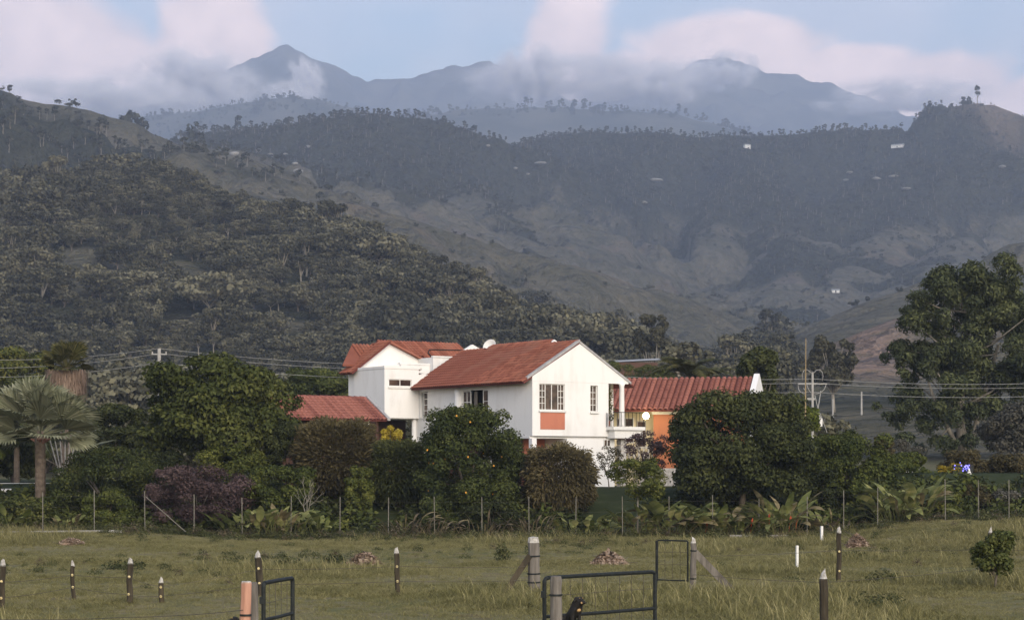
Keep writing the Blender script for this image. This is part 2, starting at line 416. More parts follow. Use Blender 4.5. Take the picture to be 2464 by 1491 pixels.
FAR = [
  (line([(-400,300,5199),(90,292,5065),(300,285,4932),(500,262,4799),(600,246,4732),(700,232,4666),(760,238,4666),(820,252,4666),(900,277,4666),(1000,279,4666),(1060,269,4599),(1110,259,4599),(1200,258,4599),
         (1240,266,4599),(1280,255,4599),(1350,258,4599),(1400,262,4599),(1500,263,4599),(1600,270,4599),(1680,290,4599),(1800,318,4599),(2000,340,4599)], 5.0), 0.5, 50),
  (line([(-400,310,7888),(100,292,7888),(300,262,7888),(440,258,7752),(520,238,7684),(562,205,7616),(596,158,7616),(640,130,7616),(690,116,7616),(712,131,7616),(742,139,7616),(800,164,7616),(840,185,7616),(865,198,7616),(905,191,7616),
         (960,189,7616),(1010,186,7616),(1050,171,7616),(1095,157,7616),(1115,160,7616),(1165,148,7616),(1195,160,7616),(1235,195,7616),(1290,232,7684),(1400,244,7684),(1540,240,7684),(1610,210,7616),(1645,176,7616),(1685,152,7616),(1740,142,7616),(1790,158,7616),(1850,173,7616),
         (1940,194,7616),(2000,208,7616),(2040,226,7616),(2080,249,7616),(2150,274,7616),(2300,300,7616),(2600,330,7616),(3000,330,7616)], 0), 0.62, 30),
]
def seg_ridge(x, y, pl, s, r, dist=False):
    best = np.full(x.shape, -1e9); bd = np.zeros(x.shape)
    for (x0, y0, z0), (x1, y1, z1) in zip(pl[:-1], pl[1:]):
        ux, uy = x1 - x0, y1 - y0; L2 = ux*ux + uy*uy
        t = np.clip(((x - x0)*ux + (y - y0)*uy) / L2, 0, 1)
        ex, ey = x - x0 - t*ux, y - y0 - t*uy; sl = s
        if isinstance(s, tuple): ex = np.where(ex > 0, ex*s[2], ex); sl = np.where((x - x0)*(-uy) + (y - y0)*ux > 0, s[1], s[0])
        d = np.hypot(ex, ey)
        hh = z0 + t*(z1 - z0) - sl*(np.sqrt(d*d + r*r) - r); bd = np.where(hh > best, d, bd); best = np.maximum(best, hh)
    return (best, bd) if dist else best
def base_z(x, y):
    z = 0.09 * (fbm(x, y, 5.0, 3, 3) - 0.5) + 0.25 * (fbm(x, y, 17.0, 2, 5) - 0.5) * sstep(y, 40, 70)
    z = z + 2.25 * sstep(y, 93.5, 104)
    z = z + 0.30 * sstep(-x, 11, 20) * sstep(y, 78, 92)
    z = z + 0.85 * sstep(x, 13, 21) * sstep(y, 70, 90)
    z = z + np.maximum(y - 128, 0) * 0.028 * (1 + 0.9 * sstep(x, 15, 60) + 0.3 * sstep(-x, 40, 120))
    z = z + sstep(y, 135, 200) * 2.2 * (fbm(x, y, 60.0, 3, 9) - 0.5)
    return z
def H(x, y):
    x = np.asarray(x, float); y = np.asarray(y, float)
    z = base_z(x, np.maximum(y, -50)); b = z
    far = sstep(y, 180, 320)
    h = np.full(x.shape, -1e9)
    dd = np.zeros(x.shape)
    for pl, s, r in RIDGES:
        h_, d_ = seg_ridge(x, y, pl, s, r, True); dd = np.where(h_ > h, d_, dd); h = np.maximum(h, h_)
    rise = np.clip((h - b) / 40.0, 0, 1)
    scale = np.clip(y / 2000.0, 0.2, 1)
    rise = rise * np.clip(dd / 90.0, 0.10, 1)
    h = h + rise * scale * ( 165*np.minimum(fbm(x, y, 230, 3, 21, True) - 0.68, 0.03) + 100*np.minimum(fbm(x, y, 75, 3, 31, True) - 0.64, 0.03) + 26*np.minimum(fbm(x, y, 28, 2, 35, True) - 0.6, 0.1) + 7*(fbm(x, y, 24, 3, 41) - 0.5))
    k = 6.0
    hh = np.clip(0.5 + 0.5*(h - b)/k/2, 0, 1)
    z2 = b*(1-hh) + h*hh + k*hh*(1-hh)
    return np.where(far > 0, b*(1-far) + np.maximum(z2, b)*far, b)
def Hs(x, y): return float(H(np.array([x]), np.array([y]))[0])

def cover(x, y, z):
    """0 bare grass .. 1 wood; red = bare earth"""
    n = fbm(x, y, 140, 4, 51); n2 = fbm(x, y, 40, 3, 61)
    hill = sstep(y, 150, 260)
    pl, s, r = RIDGES[0]; h1 = seg_ridge(x, y, pl, s, r); b_ = base_z(x, y)
    D1 = sstep(y, 180, 300) * (1 - sstep(y, 850, 1000)) * np.maximum(sstep(h1 - z, -16, -7) * sstep(h1 - b_, -6, 3), (1 - sstep(z - b_, 3, 8)) * (1 - sstep(y, 420, 520)) * (1 - sstep(x / np.maximum(y,1), 0.10, 0.14)))
    wood = np.clip(0.22 + 2.2*(n - 0.47) + 0.6*(n2 - 0.5), 0, 1)
    up = sstep(z / np.maximum(y,1), 0.105, 0.15) * sstep(y, 1350, 1600)     # timber along the crests
    rightside = sstep(x / np.maximum(y,1), 0.01, 0.07) * sstep(y, 1000, 1250)
    wood = np.maximum(wood, np.maximum(up * np.clip(0.4 + 1.6*(n + 0.06), 0, 1), rightside * np.clip(2.6*(n - 0.24), 0, 0.9)))
    grassy = np.exp(-(((x / np.maximum(y,1)) + 0.045) / 0.088)**4) * (1 - sstep(z / np.maximum(y,1) + 0.05*(n2-0.5), 0.125, 0.155)) * sstep(y, 1000, 1200)
    gul = fbm(x, y, 75, 3, 31, True); gul2 = fbm(x, y, 230, 3, 21, True)
    wood = wood * (1 - 0.75*sstep(gul, 0.60, 0.70)*(1 - up)*sstep(y, 1000, 1200)); wood = wood * (1 - 0.85*grassy)  # bare spur crests and wooded gullies also paint in relief light and shade
    wood = np.maximum(wood, grassy * np.clip(0.9*(1 - sstep(gul, 0.44, 0.60)) + 0.5*(1 - sstep(gul2, 0.40, 0.55)), 0, 0.9))
    wood = np.maximum(wood, D1 * np.clip(0.62 + 0.9*(n2 - 0.3), 0, 1) * (0.45 + 0.55*sstep(fbm(x, y, 55, 2, 78), 0.26, 0.36)))
    e = sstep(x / np.maximum(y,1), 0.12, 0.16) * (1 - sstep(y, 960, 1050)) * sstep(y, 350, 420)
    wood = wood * (1 - 0.8*e)
    left2 = sstep(-x / np.maximum(y,1), 0.205, 0.225) * sstep(y, 840, 940) * (1 - sstep(y, 1345, 1400)); wood = np.maximum(wood, 0.9*left2*np.clip(0.3 + 1.6*(n2 - 0.2), 0, 1))
    sad = np.exp(-((x + 265)/95)**2 - ((y - 1330)/130)**2)
    wood = wood * (1 - sad)
    u = x / np.maximum(y, 1)
    red = np.exp(-((u - 0.188)/0.02)**2) * (1 - sstep(y, 500, 560)) * sstep(y, 400, 430) * sstep(z/np.maximum(y,1), 0.035, 0.05)
    red = np.maximum(red, 0.8*np.exp(-((x + 172)/22)**2 - ((y - 640)/35)**2))
    red = np.maximum(red, 0.8*sstep(n2, 0.62, 0.72)*sstep(0.5 - wood, 0, 0.3)*0.35)
    knob = np.exp(-((x - X(2375,2250))/38)**2 - ((y - 2225)/50)**2)
    red = np.maximum(red, 0.6*knob); wood = wood*(1 - 0.7*knob)
    wood = wood * hill * (1 - red)
    return wood, red

def _terr(g, out):
    a = g.node('ShaderNodeAttribute', attribute_name='wood').outputs['Fac']
    r = g.node('ShaderNodeAttribute', attribute_name='earth').outputs['Fac']
    co = posco(g)
    n1 = g.noise(co, 0.02, 6, 0.62); n2 = g.noise(co, 0.13, 5, 0.65); n3 = g.noise(co, 1.1, 4, 0.6); n4 = g.noise(co, 6.0, 4, 0.65)
    grass = g.mix(g.step(n1, 0.36, 0.64), (0.098, 0.094, 0.066), (0.150, 0.136, 0.100))
    grass = g.mix(g.m('MULTIPLY', g.step(n2, 0.42, 0.70), 0.75), grass, (0.055, 0.056, 0.033))
    grass = g.mix(g.m('MULTIPLY', g.step(n3, 0.50, 0.72), 0.55), grass, (0.125, 0.108, 0.075))
    grass = g.mix(g.m('MULTIPLY', g.step(n4, 0.45, 0.75), 0.45), grass, (0.045, 0.042, 0.022))
    wd = g.mix(g.step(n2, 0.35, 0.65), (0.024, 0.027, 0.017), (0.048, 0.050, 0.031))
    c = g.mix(g.step(g.m('ADD', a, g.m('MULTIPLY', g.m('SUBTRACT', n2, 0.5), 0.5)), 0.3, 0.62), grass, wd)
    ea = g.mix(g.step(n2, 0.3, 0.7), (0.20, 0.135, 0.105), (0.27, 0.20, 0.165))
    c = g.mix(g.m('MULTIPLY', r, g.step(n2, 0.25, 0.5)), c, ea)
    n0 = g.noise(co, 0.011, 5, 0.6, 0.6); n05 = g.noise(co, 0.045, 5, 0.6)
    bump = g.m('ADD', g.m('ADD', g.m('MULTIPLY', n0, 34.0), g.m('MULTIPLY', n05, 15.0)), g.m('ADD', g.m('MULTIPLY', n2, 4.5), g.m('MULTIPLY', n3, 0.6)))
    pbr(g, out, c, 0.95, bump, 1.0, spec=0.08, bdist=1.3)
M['terrain'] = mat('grass_and_wood_ground', _terr)
def _lawn(g, out):
    co = posco(g)
    n1 = g.noise(co, 0.11, 4, 0.6); n2 = g.noise(co, 0.9, 5, 0.65); n3 = g.noise(co, 7.0, 4, 0.6)
    c = g.mix(g.step(n1, 0.40, 0.60), (0.128, 0.130, 0.052), (0.205, 0.182, 0.088))
    c = g.mix(g.m('MULTIPLY', g.step(n2, 0.46, 0.66), 0.75), c, (0.23, 0.185, 0.115))
    c = g.mix(g.m('MULTIPLY', g.step(g.noise(co, 0.35, 5, 0.7), 0.58, 0.68), 0.7), c, (0.13, 0.095, 0.062))
    c = g.mix(g.m('MULTIPLY', g.step(n3, 0.4, 0.7), 0.6), c, (0.066, 0.060, 0.026))
    yy = g.node('ShaderNodeSeparateXYZ'); g.put(yy.inputs[0], co)
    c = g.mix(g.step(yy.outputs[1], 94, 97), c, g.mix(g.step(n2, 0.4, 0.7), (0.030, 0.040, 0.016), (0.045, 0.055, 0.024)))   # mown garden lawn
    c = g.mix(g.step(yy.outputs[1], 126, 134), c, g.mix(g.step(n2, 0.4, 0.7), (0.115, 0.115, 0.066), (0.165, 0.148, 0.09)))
    pbr(g, out, c, 0.95, g.m('ADD', n2, n3), 0.6, spec=0.08, bdist=0.06)
M['lawn'] = mat('rough_pasture', _lawn)

sgrid = np.concatenate([-np.linspace(1, 0, 46)[:-1]**1.5 * 1.0, [0], np.linspace(0, 1, 46)[1:]**1.5])  # placeholder, replaced below
sgrid = np.concatenate([np.linspace(-1.0, -0.56, 26)[:-1], np.linspace(-0.56, 0.56, 381), np.linspace(0.56, 1.0, 26)[1:]])
rows_g = np.concatenate([np.linspace(-140, 10, 16)[:-1], np.linspace(10, 26, 17)[:-1], np.linspace(26, 110, 190)[:-1], np.linspace(110, 150, 36)])
rows_h = np.concatenate([np.linspace(150, 300, 56)[:-1], np.linspace(300, 800, 170)[:-1], np.linspace(800, 1120, 60)])
rows_m = np.concatenate([np.linspace(1120, 2350, 250)[:-1], np.linspace(2350, 3000, 24)])
def grid_mesh(name, rows, hf, mt, halfw, cov=True, cols=sgrid):
    yy = np.repeat(rows[:, None], len(cols), 1)
    xx = cols[None, :] * halfw(yy)
    zz = hf(xx, yy)
    V = np.stack([xx, yy, zz], -1).reshape(-1, 3)
    nr, nc = xx.shape
    i = np.arange(nr - 1)[:, None] * nc + np.arange(nc - 1)[None, :]
    Fq = np.stack([i, i + 1, i + nc + 1, i + nc], -1).reshape(-1, 4)
    me = mesh_np(name, V, Fq, mt, smooth=True)
    if cov:
        wd, rd = cover(xx, yy, zz)
        a = me.attributes.new("wood", 'FLOAT', 'POINT'); a.data.foreach_set("value", wd.astype(np.float32).ravel())
        a = me.attributes.new("earth", 'FLOAT', 'POINT'); a.data.foreach_set("value", rd.astype(np.float32).ravel())
    return me
hw = lambda y: 90 + 0.60 * np.maximum(y, 0)
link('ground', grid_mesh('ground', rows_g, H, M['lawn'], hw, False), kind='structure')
link('wooded_hill', grid_mesh('wooded_hill', rows_h, H, M['terrain'], hw), kind='structure')
link('mountain', grid_mesh('mountain', rows_m, H, M['terrain'], hw), kind='structure')

def Hfar(x, y, k):
    pl, s, r = FAR[k]
    h = seg_ridge(x, y, pl, s, r)
    A = (100, 55, 10) if k == 0 else (210, 180, 36)
    d = np.clip((np.interp(x, pl[:, 0], pl[:, 2]) - h) / 170, 0.04, 1)
    h = h + d * (A[0]*(fbm(x, y, 560, 3, 71+k, True) - 0.62) + A[1]*(fbm(x, y, 200, 4, 81+k, True) - 0.6)) + A[2]*(fbm(x, y, 60, 3, 91+k) - 0.5)
    return np.maximum(h, 60)
cols_f = np.linspace(-1, 1, 420)
def _far(g, out):
    co = posco(g); n = g.noise(co, 0.006, 6, 0.65); n2 = g.noise(co, 0.03, 5, 0.6)
    c = g.mix(g.step(n, 0.38, 0.62), (0.05, 0.056, 0.042), (0.12, 0.115, 0.085))
    c = g.mix(g.step(n2, 0.6, 0.75), c, (0.10, 0.095, 0.075))
    pbr(g, out, c, 0.95, n2, 0.5, spec=0.05, bdist=8)
M['far'] = mat('distant_slopes', _far)
link('mountain', grid_mesh('mountain', np.linspace(3300, 5600, 130), lambda x, y: Hfar(x, y, 0), M['far'], lambda y: 0*y + 2300, False, cols_f), kind='structure')
link('mountain', grid_mesh('mountain', np.linspace(5700, 8700, 150), lambda x, y: Hfar(x, y, 1), M['far'], lambda y: 0*y + 3300, False, cols_f), kind='structure')

# the air
hz = MB().box(-4600, 4600, -160, 8900, -3.5, 1720)
def _haze(g, out):
    v = g.node('ShaderNodeVolumePrincipled')
    v.inputs['Color'].default_value = (0.63, 0.755, 1.0, 1)
    v.inputs['Density'].default_value = 1.75e-4
    v.inputs['Anisotropy'].default_value = 0.0
    g.put(out.inputs['Volume'], v.outputs[0])
M['haze'] = mat('valley_air', _haze)
hz.obj('haze', M['haze'], kind='stuff')

# low mist hanging against the far mountains
def _mist(g, out):
    co = objco(g); r = g.vm('LENGTH', co)
    mp = g.node('ShaderNodeMapping'); mp.inputs['Scale'].default_value = (1.6, 1.0, 1.0); g.put(mp.inputs[0], co)
    n = g.noise(g.vm('ADD', mp.outputs[0], g.vm('SCALE', g.node('ShaderNodeObjectInfo').outputs['Location'], sc=0.013)), 1.9, 4, 0.6)
    d = g.m('MULTIPLY', g.step(r, 1.0, 0.25), g.step(g.m('SUBTRACT', n, g.m('MULTIPLY', r, 0.12)), 0.34, 0.60))
    v = g.node('ShaderNodeVolumePrincipled'); v.inputs['Color'].default_value = (0.99, 0.97, 0.99, 1); v.inputs['Anisotropy'].default_value = -0.45; g.put(v.inputs['Density'], g.m('MULTIPLY', d, 0.032))
    g.put(out.inputs['Volume'], v.outputs[0])
M['mist'] = mat('mountain_mist', _mist)
def sphere(n1=16, n2=24):
    mb = MB(); mb.lathe([(max(0.001, math.sin(PI*i/n1)), -math.cos(PI*i/n1)) for i in range(n1+1)], n2); return mb.mesh('mist', M['mist'])
for px, py, wx, wy, D, lab in ((1400,200,350,75,6500,'a'),(1280,185,130,85,6400,'b'),(470,195,190,95,6500,'c'),(740,190,52,46,6500,'d'),(1590,205,130,62,6450,'e'),(230,235,330,62,6300,'f'),(700,232,110,20,6350,'g'),(2180,235,260,45,6600,'h'),(1735,172,120,44,6500,'i')):
    p = at(px, py, D); o = link('mist', sphere(), None, p, kind='stuff'); o.scale = (wx*D/F, 320, wy*D/F)
# ------------------------------------------------------------------ buildings
TH = math.radians(35)
GX, GY = math.cos(TH), math.sin(TH)          # along the gable wall, to the right and away
HC = Vector((X(1281, 109.5), 109.5, 0))      # near corner of the house

def tile_barrel(L=0.42, r=0.115, r2=0.095, th=0.02):
    """one curved roof tile lying along +Y (up the slope), arching in +Z"""
    V = []; n = 5
    for (rr, y, dz) in ((r, 0, 0.03), (r2, L, 0.0)):
        for k in range(n):
            a = PI * k / (n - 1)
            V.append((-rr*math.cos(a), y, dz + rr*0.8*math.sin(a)))
    for k in range(n):
        a = PI * k / (n - 1); V.append((-(r-th)*math.cos(a), 0, 0.03 + (r-th)*0.8*math.sin(a) - 0.002))
    Fs = [[k, k+1, n+k+1, n+k] for k in range(n-1)] + [[2*n+k, 2*n+k+1, k+1, k] for k in range(n-1)]
    return V, Fs
def tile_mesh(name, mt, rows=1, pitch=0.35, scale=1.0):
    mb = MB()
    for r in range(rows):
        V, Fs = tile_barrel(r=0.115*scale, r2=0.092*scale)
        j = random.uniform(-0.006, 0.006)
        mb.add([(x + j, y + r*pitch, z + 0.004*r % 0.004) for x, y, z in V], Fs)
    return mb.mesh(name, mt, smooth=True)

def tiled_slope(house, e0, e1, up, mt, columns=False, spacing=0.235, single_from=None, deck_mat=None, thick=0.10, cap=300):
    """roof slope: eave from e0 to e1, 'up' = vector from eave to ridge. Returns the roof part (deck) with its tiles as children."""
    e0, e1, up = Vector(e0), Vector(e1), Vector(up)
    u = (e1 - e0).normalized(); v = up.normalized(); n = u.cross(v).normalized()
    if n.z < 0: n = -n
    W, Ls = (e1 - e0).length, up.length
    deck = MB(); a, b, c, d = e0, e1, e1 + up, e0 + up
    deck.hexa([a - n*thick, b - n*thick, c - n*thick, d - n*thick, a, b, c, d])
    roof = deck.obj('roof', deck_mat or M['deck'], house)
    xa = u if u.cross(v).dot(n) > 0 else -u
    R = Matrix((xa, v, n)).transposed().to_4x4()
    nc = max(1, int(W / spacing)); rows = int(math.ceil(Ls / 0.35))
    if columns:
        sc = spacing / 0.235
        mts = [tile_mesh('tile_column', mt, rows, Ls/rows, sc) for _ in range(3)]
        for i in range(nc):
            o = link('tile', mts[i % 3], roof)
            o.matrix_local = Matrix.Translation(e0 + u*((i + 0.5)*W/nc) - v*random.uniform(0.02, 0.07) + n*0.012) @ R @ Matrix.Rotation(random.uniform(-0.006, 0.006), 4, 'Z')
        return roof
    mts = [tile_mesh('tile', mt) for _ in range(4)]
    rest = MB(); cells = [(i, r) for i in range(nc) for r in range(rows)]
    if single_from is not None: cells.sort(key=lambda c_: (e0 + u*((c_[0]+0.5)*W/nc) + v*(c_[1]*0.35) - Vector(single_from)).length)
    for q, (i, r) in enumerate(cells):
        p = e0 + u*((i + 0.5)*W/nc) + v*(r*Ls/rows - 0.05) + n*(0.012 + random.uniform(0, 0.008))
        Mx = Matrix.Translation(p) @ R @ Matrix.Rotation(random.uniform(-0.03, 0.03), 4, 'Z')
        if q < cap:
            o = link('tile', mts[q % 4], roof); o.matrix_local = Mx
        else:
            V, Fs = tile_barrel(); rest.add([Mx @ Vector(p_) for p_ in V], Fs)
    if rest.v: rest.obj('tiles', mt, roof, kind='stuff')
    return roof

def wall_holes(mb, o, u, t, W, z0, z1, holes):
    """wall panel from o along u (unit), thickness vector t (pointing inward), with rectangular openings (u0,u1,za,zb)"""
    o, u, t = Vector(o), Vector(u), Vector(t)
    us = sorted({0, W, *[h[0] for h in holes], *[h[1] for h in holes]}); zs = sorted({z0, z1, *[h[2] for h in holes], *[h[3] for h in holes]})
    P = lambda a, z, k: o + u*a + t*k + Vector((0, 0, z))
    for a0, a1 in zip(us[:-1], us[1:]):
        for b0, b1 in zip(zs[:-1], zs[1:]):
            am, bm = (a0+a1)/2, (b0+b1)/2
            if any(h[0] < am < h[1] and h[2] < bm < h[3] for h in holes): continue
            mb.add([P(a0,b0,0), P(a1,b0,0), P(a1,b1,0), P(a0,b1,0)], [[0,1,2,3]])
            mb.add([P(a0,b0,1), P(a1,b0,1), P(a1,b1,1), P(a0,b1,1)], [[3,2,1,0]])
    def rev(a0, a1, b0, b1):
        mb.add([P(a0,b0,0),P(a1,b0,0),P(a1,b1,0),P(a0,b1,0),P(a0,b0,1),P(a1,b0,1),P(a1,b1,1),P(a0,b1,1)], [[0,4,5,1],[1,5,6,2],[2,6,7,3],[3,7,4,0]])
    for h in holes: rev(*h)
    rev(0, W, z0, z1)

def window(house, o, u, nrm, u0, u1, z0, z1, cols, rows, rec=0.12, bar=0.045, sill=None, back='dark', name='window', frame='whitepaint', barw=None):
    """window in the plane through o along u, nrm = outward normal; cols: list of (width fraction, sub-columns, sub-rows)"""
    o, u, nrm = Vector(o), Vector(u), Vector(nrm)
    fr = MB(); W = u1 - u0; Hh = z1 - z0
    def blk(a0, a1, b0, b1, d0, d1):
        P = lambda a, z, d: o + u*a + nrm*d + Vector((0, 0, z))
        fr.hexa([P(a0,b0,d0),P(a1,b0,d0),P(a1,b0,d1),P(a0,b0,d1),P(a0,b1,d0),P(a1,b1,d0),P(a1,b1,d1),P(a0,b1,d1)])
    d0, d1 = -rec, -rec + 0.05
    bw = barw or bar*0.7
    blk(u0, u0+bar, z0, z1, d0, d1); blk(u1-bar, u1, z0, z1, d0, d1); blk(u0+bar, u1-bar, z0, z0+bar, d0, d1); blk(u0+bar, u1-bar, z1-bar, z1, d0, d1)
    tot = sum(c[0] for c in cols); a = u0 + bar; iw = W - 2*bar
    panes = []
    for ci, (fw, sc, sr) in enumerate(cols):
        cw = iw * fw / tot; ca0, ca1 = a, a + cw
        if ci: blk(ca0 - bar*0.5, ca0 + bar*0.5, z0+bar, z1-bar, d0 + 0.002, d1 + 0.004)
        for k in range(1, sc): x = ca0 + cw*k/sc; blk(x - bw/2, x + bw/2, z0+bar, z1-bar, d0 + 0.006, d1 - 0.006)
        for k in range(1, sr): z = z0+bar + (Hh-2*bar)*k/sr; blk(ca0, ca1, z - bw/2, z + bw/2, d0 + 0.010, d1 - 0.010)
        for i in range(sc):
            for j in range(sr):
                panes.append((ca0 + cw*i/sc, ca0 + cw*(i+1)/sc, z0+bar+(Hh-2*bar)*j/sr, z0+bar+(Hh-2*bar)*(j+1)/sr))
        a = ca1
    wo_ = fr.obj(name, M[frame], house)
    for p in panes:
        mb = MB(); P = lambda a_, z, d: o + u*a_ + nrm*d + Vector((0, 0, z))
        a0, a1, b0, b1 = p; e = 0.012
        mb.hexa([P(a0+e,b0+e,d0+0.014),P(a1-e,b0+e,d0+0.014),P(a1-e,b0+e,d0+0.022),P(a0+e,b0+e,d0+0.022),P(a0+e,b1-e,d0+0.014),P(a1-e,b1-e,d0+0.014),P(a1-e,b1-e,d0+0.022),P(a0+e,b1-e,d0+0.022)])
        mb.obj('pane', M['pane'], wo_)
    if sill:
        s = MB(); P = lambda a_, z, d: o + u*a_ + nrm*d + Vector((0, 0, z))
        e, hh, pr = sill
        s.hexa([P(u0-e,z0-hh,-rec),P(u1+e,z0-hh,-rec),P(u1+e,z0-hh,pr),P(u0-e,z0-hh,pr),P(u0-e,z0-0.004,-rec),P(u1+e,z0-0.004,-rec),P(u1+e,z0-0.004,pr),P(u0-e,z0-0.004,pr)])
        s.obj('sill', M['whitepaint'], wo_)
    return wo_

# ---- main house: local x along the gable, local y along the long wall (away), z up
house = thing('house', 'white two-storey house with red tiled roofs, its bright gable between the bushes', 'house', (HC.x, HC.y, 0), TH)
EX, EY = Vector((1,0,0)), Vector((0,1,0)); O3 = Vector((0,0,0))
zf, ze, zr, aR = 5.22, 8.55, 10.60, 3.40      # floor line, eaves, ridge, ridge offset
tanp = (zr - ze) / aR
wl = MB()
# gable wall, upper floor
w1 = (0.50, 2.32, 6.70, 8.22); w2 = (4.18, 4.72, 6.66, 8.20)
wall_holes(wl, (0,0,0), EX, EY*0.22, 5.52, zf, 8.34, [w1, w2])
wl.prism([(0,0,8.345),(7.02,0,8.345),(7.02,0,8.62),(aR,0,zr),(0,0,8.62)], (0,0.22,0))
# long wall, upper floor
hl1 = (4.52, 7.30, 5.35, 8.02); hl2 = (11.15, 12.0, 6.5, 8.1)
wall_holes(wl, (0,12.3,0), -EY, EX*0.22, 12.3 - 0.225, zf, 8.45, [(12.3-hl1[1], 12.3-hl1[0], hl1[2], hl1[3]), (12.3-hl2[1], 12.3-hl2[0], hl2[2], hl2[3])])
wl.box(-0.02, 6.98, 0.24, 12.25, zf-0.14, zf-0.004)                   # floor slab
wl.box(6.76, 6.98, 1.4, 12.25, zf, 8.5); wl.box(0.0, 6.98, 12.26, 12.45, 4.0, 9.2)
wl.box(5.3, 5.515, 0.225, 2.2, zf, 8.3)
wl.box(5.52, 6.75, 2.0, 2.2, zf, 8.3)
wl.obj('wall', M['white'], house)
lo = MB()
lo.box(2.49, 6.0, 0.03, 0.2, 2.0, zf-0.143); lo.box(5.83, 6.0, 0.2, 6, 2.0, zf-0.143); lo.box(2.49, 2.66, 0.2, 2.6, 2.0, zf-0.143)
lo.obj('wall', M['white'], house, label='lower white wall')
MB().box(-0.02, 0.30, 0.0, 0.32, 2.0, zf-0.143).obj('pillar', M['white'], house)
MB().box(1.0, 2.48, 2.2, 2.4, 2.0, zf-0.143).obj('wall', M['salmon'], house, label='salmon porch wall')
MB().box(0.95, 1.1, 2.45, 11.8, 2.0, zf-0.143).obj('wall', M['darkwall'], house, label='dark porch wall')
MB().box(0.56, 2.30, -0.03, -0.004, 5.60, 6.56).obj('panel', M['salmon'], house, label='salmon painted panel under the window')
window(house, O3, EX, -EY, *w1, [(0.85,2,4),(0.95,1,1),(0.95,1,1),(0.85,2,4)], 1, sill=(0.06,0.11,0.10))
window(house, O3, EX, -EY, *w2, [(1,2,4)], 1, rec=0.16, sill=(0.03,0.10,0.12))
MB().box(0.4, 2.4, 0.6, 0.7, 6.4, 8.3).obj('curtain', M['curtain'], house)
window(house, Vector((0,0.03,0)), EX, -EY, 5.15, 5.66, 4.62, 5.06, [(1,1,1),(1,1,1)], 1, rec=-0.012)
# long wall windows: two glazed leaves with an open dark doorway between
window(house, Vector((0,12.3,0)), -EY, -EX, 12.3-7.28, 12.3-6.42, 5.4, 8.0, [(1,2,4)], 1, rec=0.10)
window(house, Vector((0,12.3,0)), -EY, -EX, 12.3-5.12, 12.3-4.55, 5.4, 8.0, [(1,1,4)], 1, rec=0.10)
MB().box(0.9, 1.0, 4.4, 7.4, 5.3, 8.1).obj('unlit_doorway', M['dark'], house)  # near-black sheet painted as the darkness inside the opening
MB().box(0.25, 0.29, 6.05, 6.35, 5.42, 7.95).obj('curtain', M['curtain'], house)
window(house, Vector((0,12.3,0)), -EY, -EX, 12.3-11.75, 12.3-11.25, 6.52, 8.05, [(1,1,4)], 1, rec=0.12, sill=(0.2,0.10,0.06))
cv_ = MB(); cv_.lathe([(0.26,5.24),(0.26,8.15)], 16, (-0.02, 7.62, 0)); cv_.obj('pilaster', M['white'], house, smooth=True)
window(house, Vector((0.95,12.3,0)), -EY, -EX, 6.0, 8.4, 2.5, 4.85, [(1,1,3),(1,1,3),(1,1,3)], 1, rec=-0.03)
# roof: near-left slope in three stretches, the middle one carried up to a higher ridge
def rp(a, b): return Vector((a, b, ze + a*tanp + 0.10))
ov = 0.62; tcorner = rp(-ov, 0.1)
upv = rp(aR, 0) - rp(-ov, 0)
tiled_slope(house, rp(-ov, 0.02), rp(-ov, 12.55), upv, M['tile'], single_from=tcorner)
hp = MB(); hp.prism([rp(aR-0.02, 3.3)+Vector((0,0,-.05)), rp(aR+0.45, 3.3)+Vector((0,0,0)), rp(aR+0.95,3.3)+Vector((0,0,-.62))], (0, 6.4, 0)); hp.obj('roof', M['deck'], house)
tiled_slope(house, rp(aR-0.02, 3.3), rp(aR-0.02, 9.7), rp(aR+0.46, 0)-rp(aR-0.02, 0), M['tile'], thick=0.04)
MB().prism([rp(aR-0.1,3.12)+Vector((0,0,-.1)), rp(aR+0.47,3.12)+Vector((0,0,0.06)), rp(aR+1.0,3.12)+Vector((0,0,-.6))], (0, 0.16, 0)).obj('gablet', M['white'], house)
bk = MB(); q0, q1 = Vector((aR, 0.02, zr+0.10)), Vector((7.45, 0.02, zr + 0.10 - (7.45-aR)*tanp))
bk.hexa([q0-Vector((0,0,.12)), q1-Vector((0,0,.12)), q1+Vector((0,12.5,-.12)), q0+Vector((0,12.5,-.12)), q0, q1, q1+Vector((0,12.5,0)), q0+Vector((0,12.5,0))])
bk.obj('roof', M['deck'], house)
rc = MB()
for k in range(32):
    b0 = 0.1 + k*0.39
    if 3.1 < b0 < 9.5: continue
    rc.add(*[( [Vector((aR,0,zr+0.13)) + Vector((x*1.0, y + b0, z)) for x, y, z in tile_barrel(0.42, 0.14, 0.12)[0]] ), tile_barrel()[1]])
rc.obj('ridge_cap', M['tile'], house, smooth=True)
vg = MB()
def bar3(mb, p, q, wy0, wy1, h0, h1):
    p, q = Vector(p), Vector(q)
    mb.hexa([p+Vector((0,wy0,h0)), q+Vector((0,wy0,h0)), q+Vector((0,wy1,h0)), p+Vector((0,wy1,h0)), p+Vector((0,wy0,h1)), q+Vector((0,wy0,h1)), q+Vector((0,wy1,h1)), p+Vector((0,wy1,h1))])
bar3(vg, (-0.35,0,ze-0.35*tanp), (aR,0,zr), -0.03, 0.20, 0.11, 0.26); bar3(vg, (aR,0,zr), (7.2,0,zr-(7.2-aR)*tanp), -0.05, 0.20, 0.02, 0.16)
vg.obj('verge', M['trim'], house)
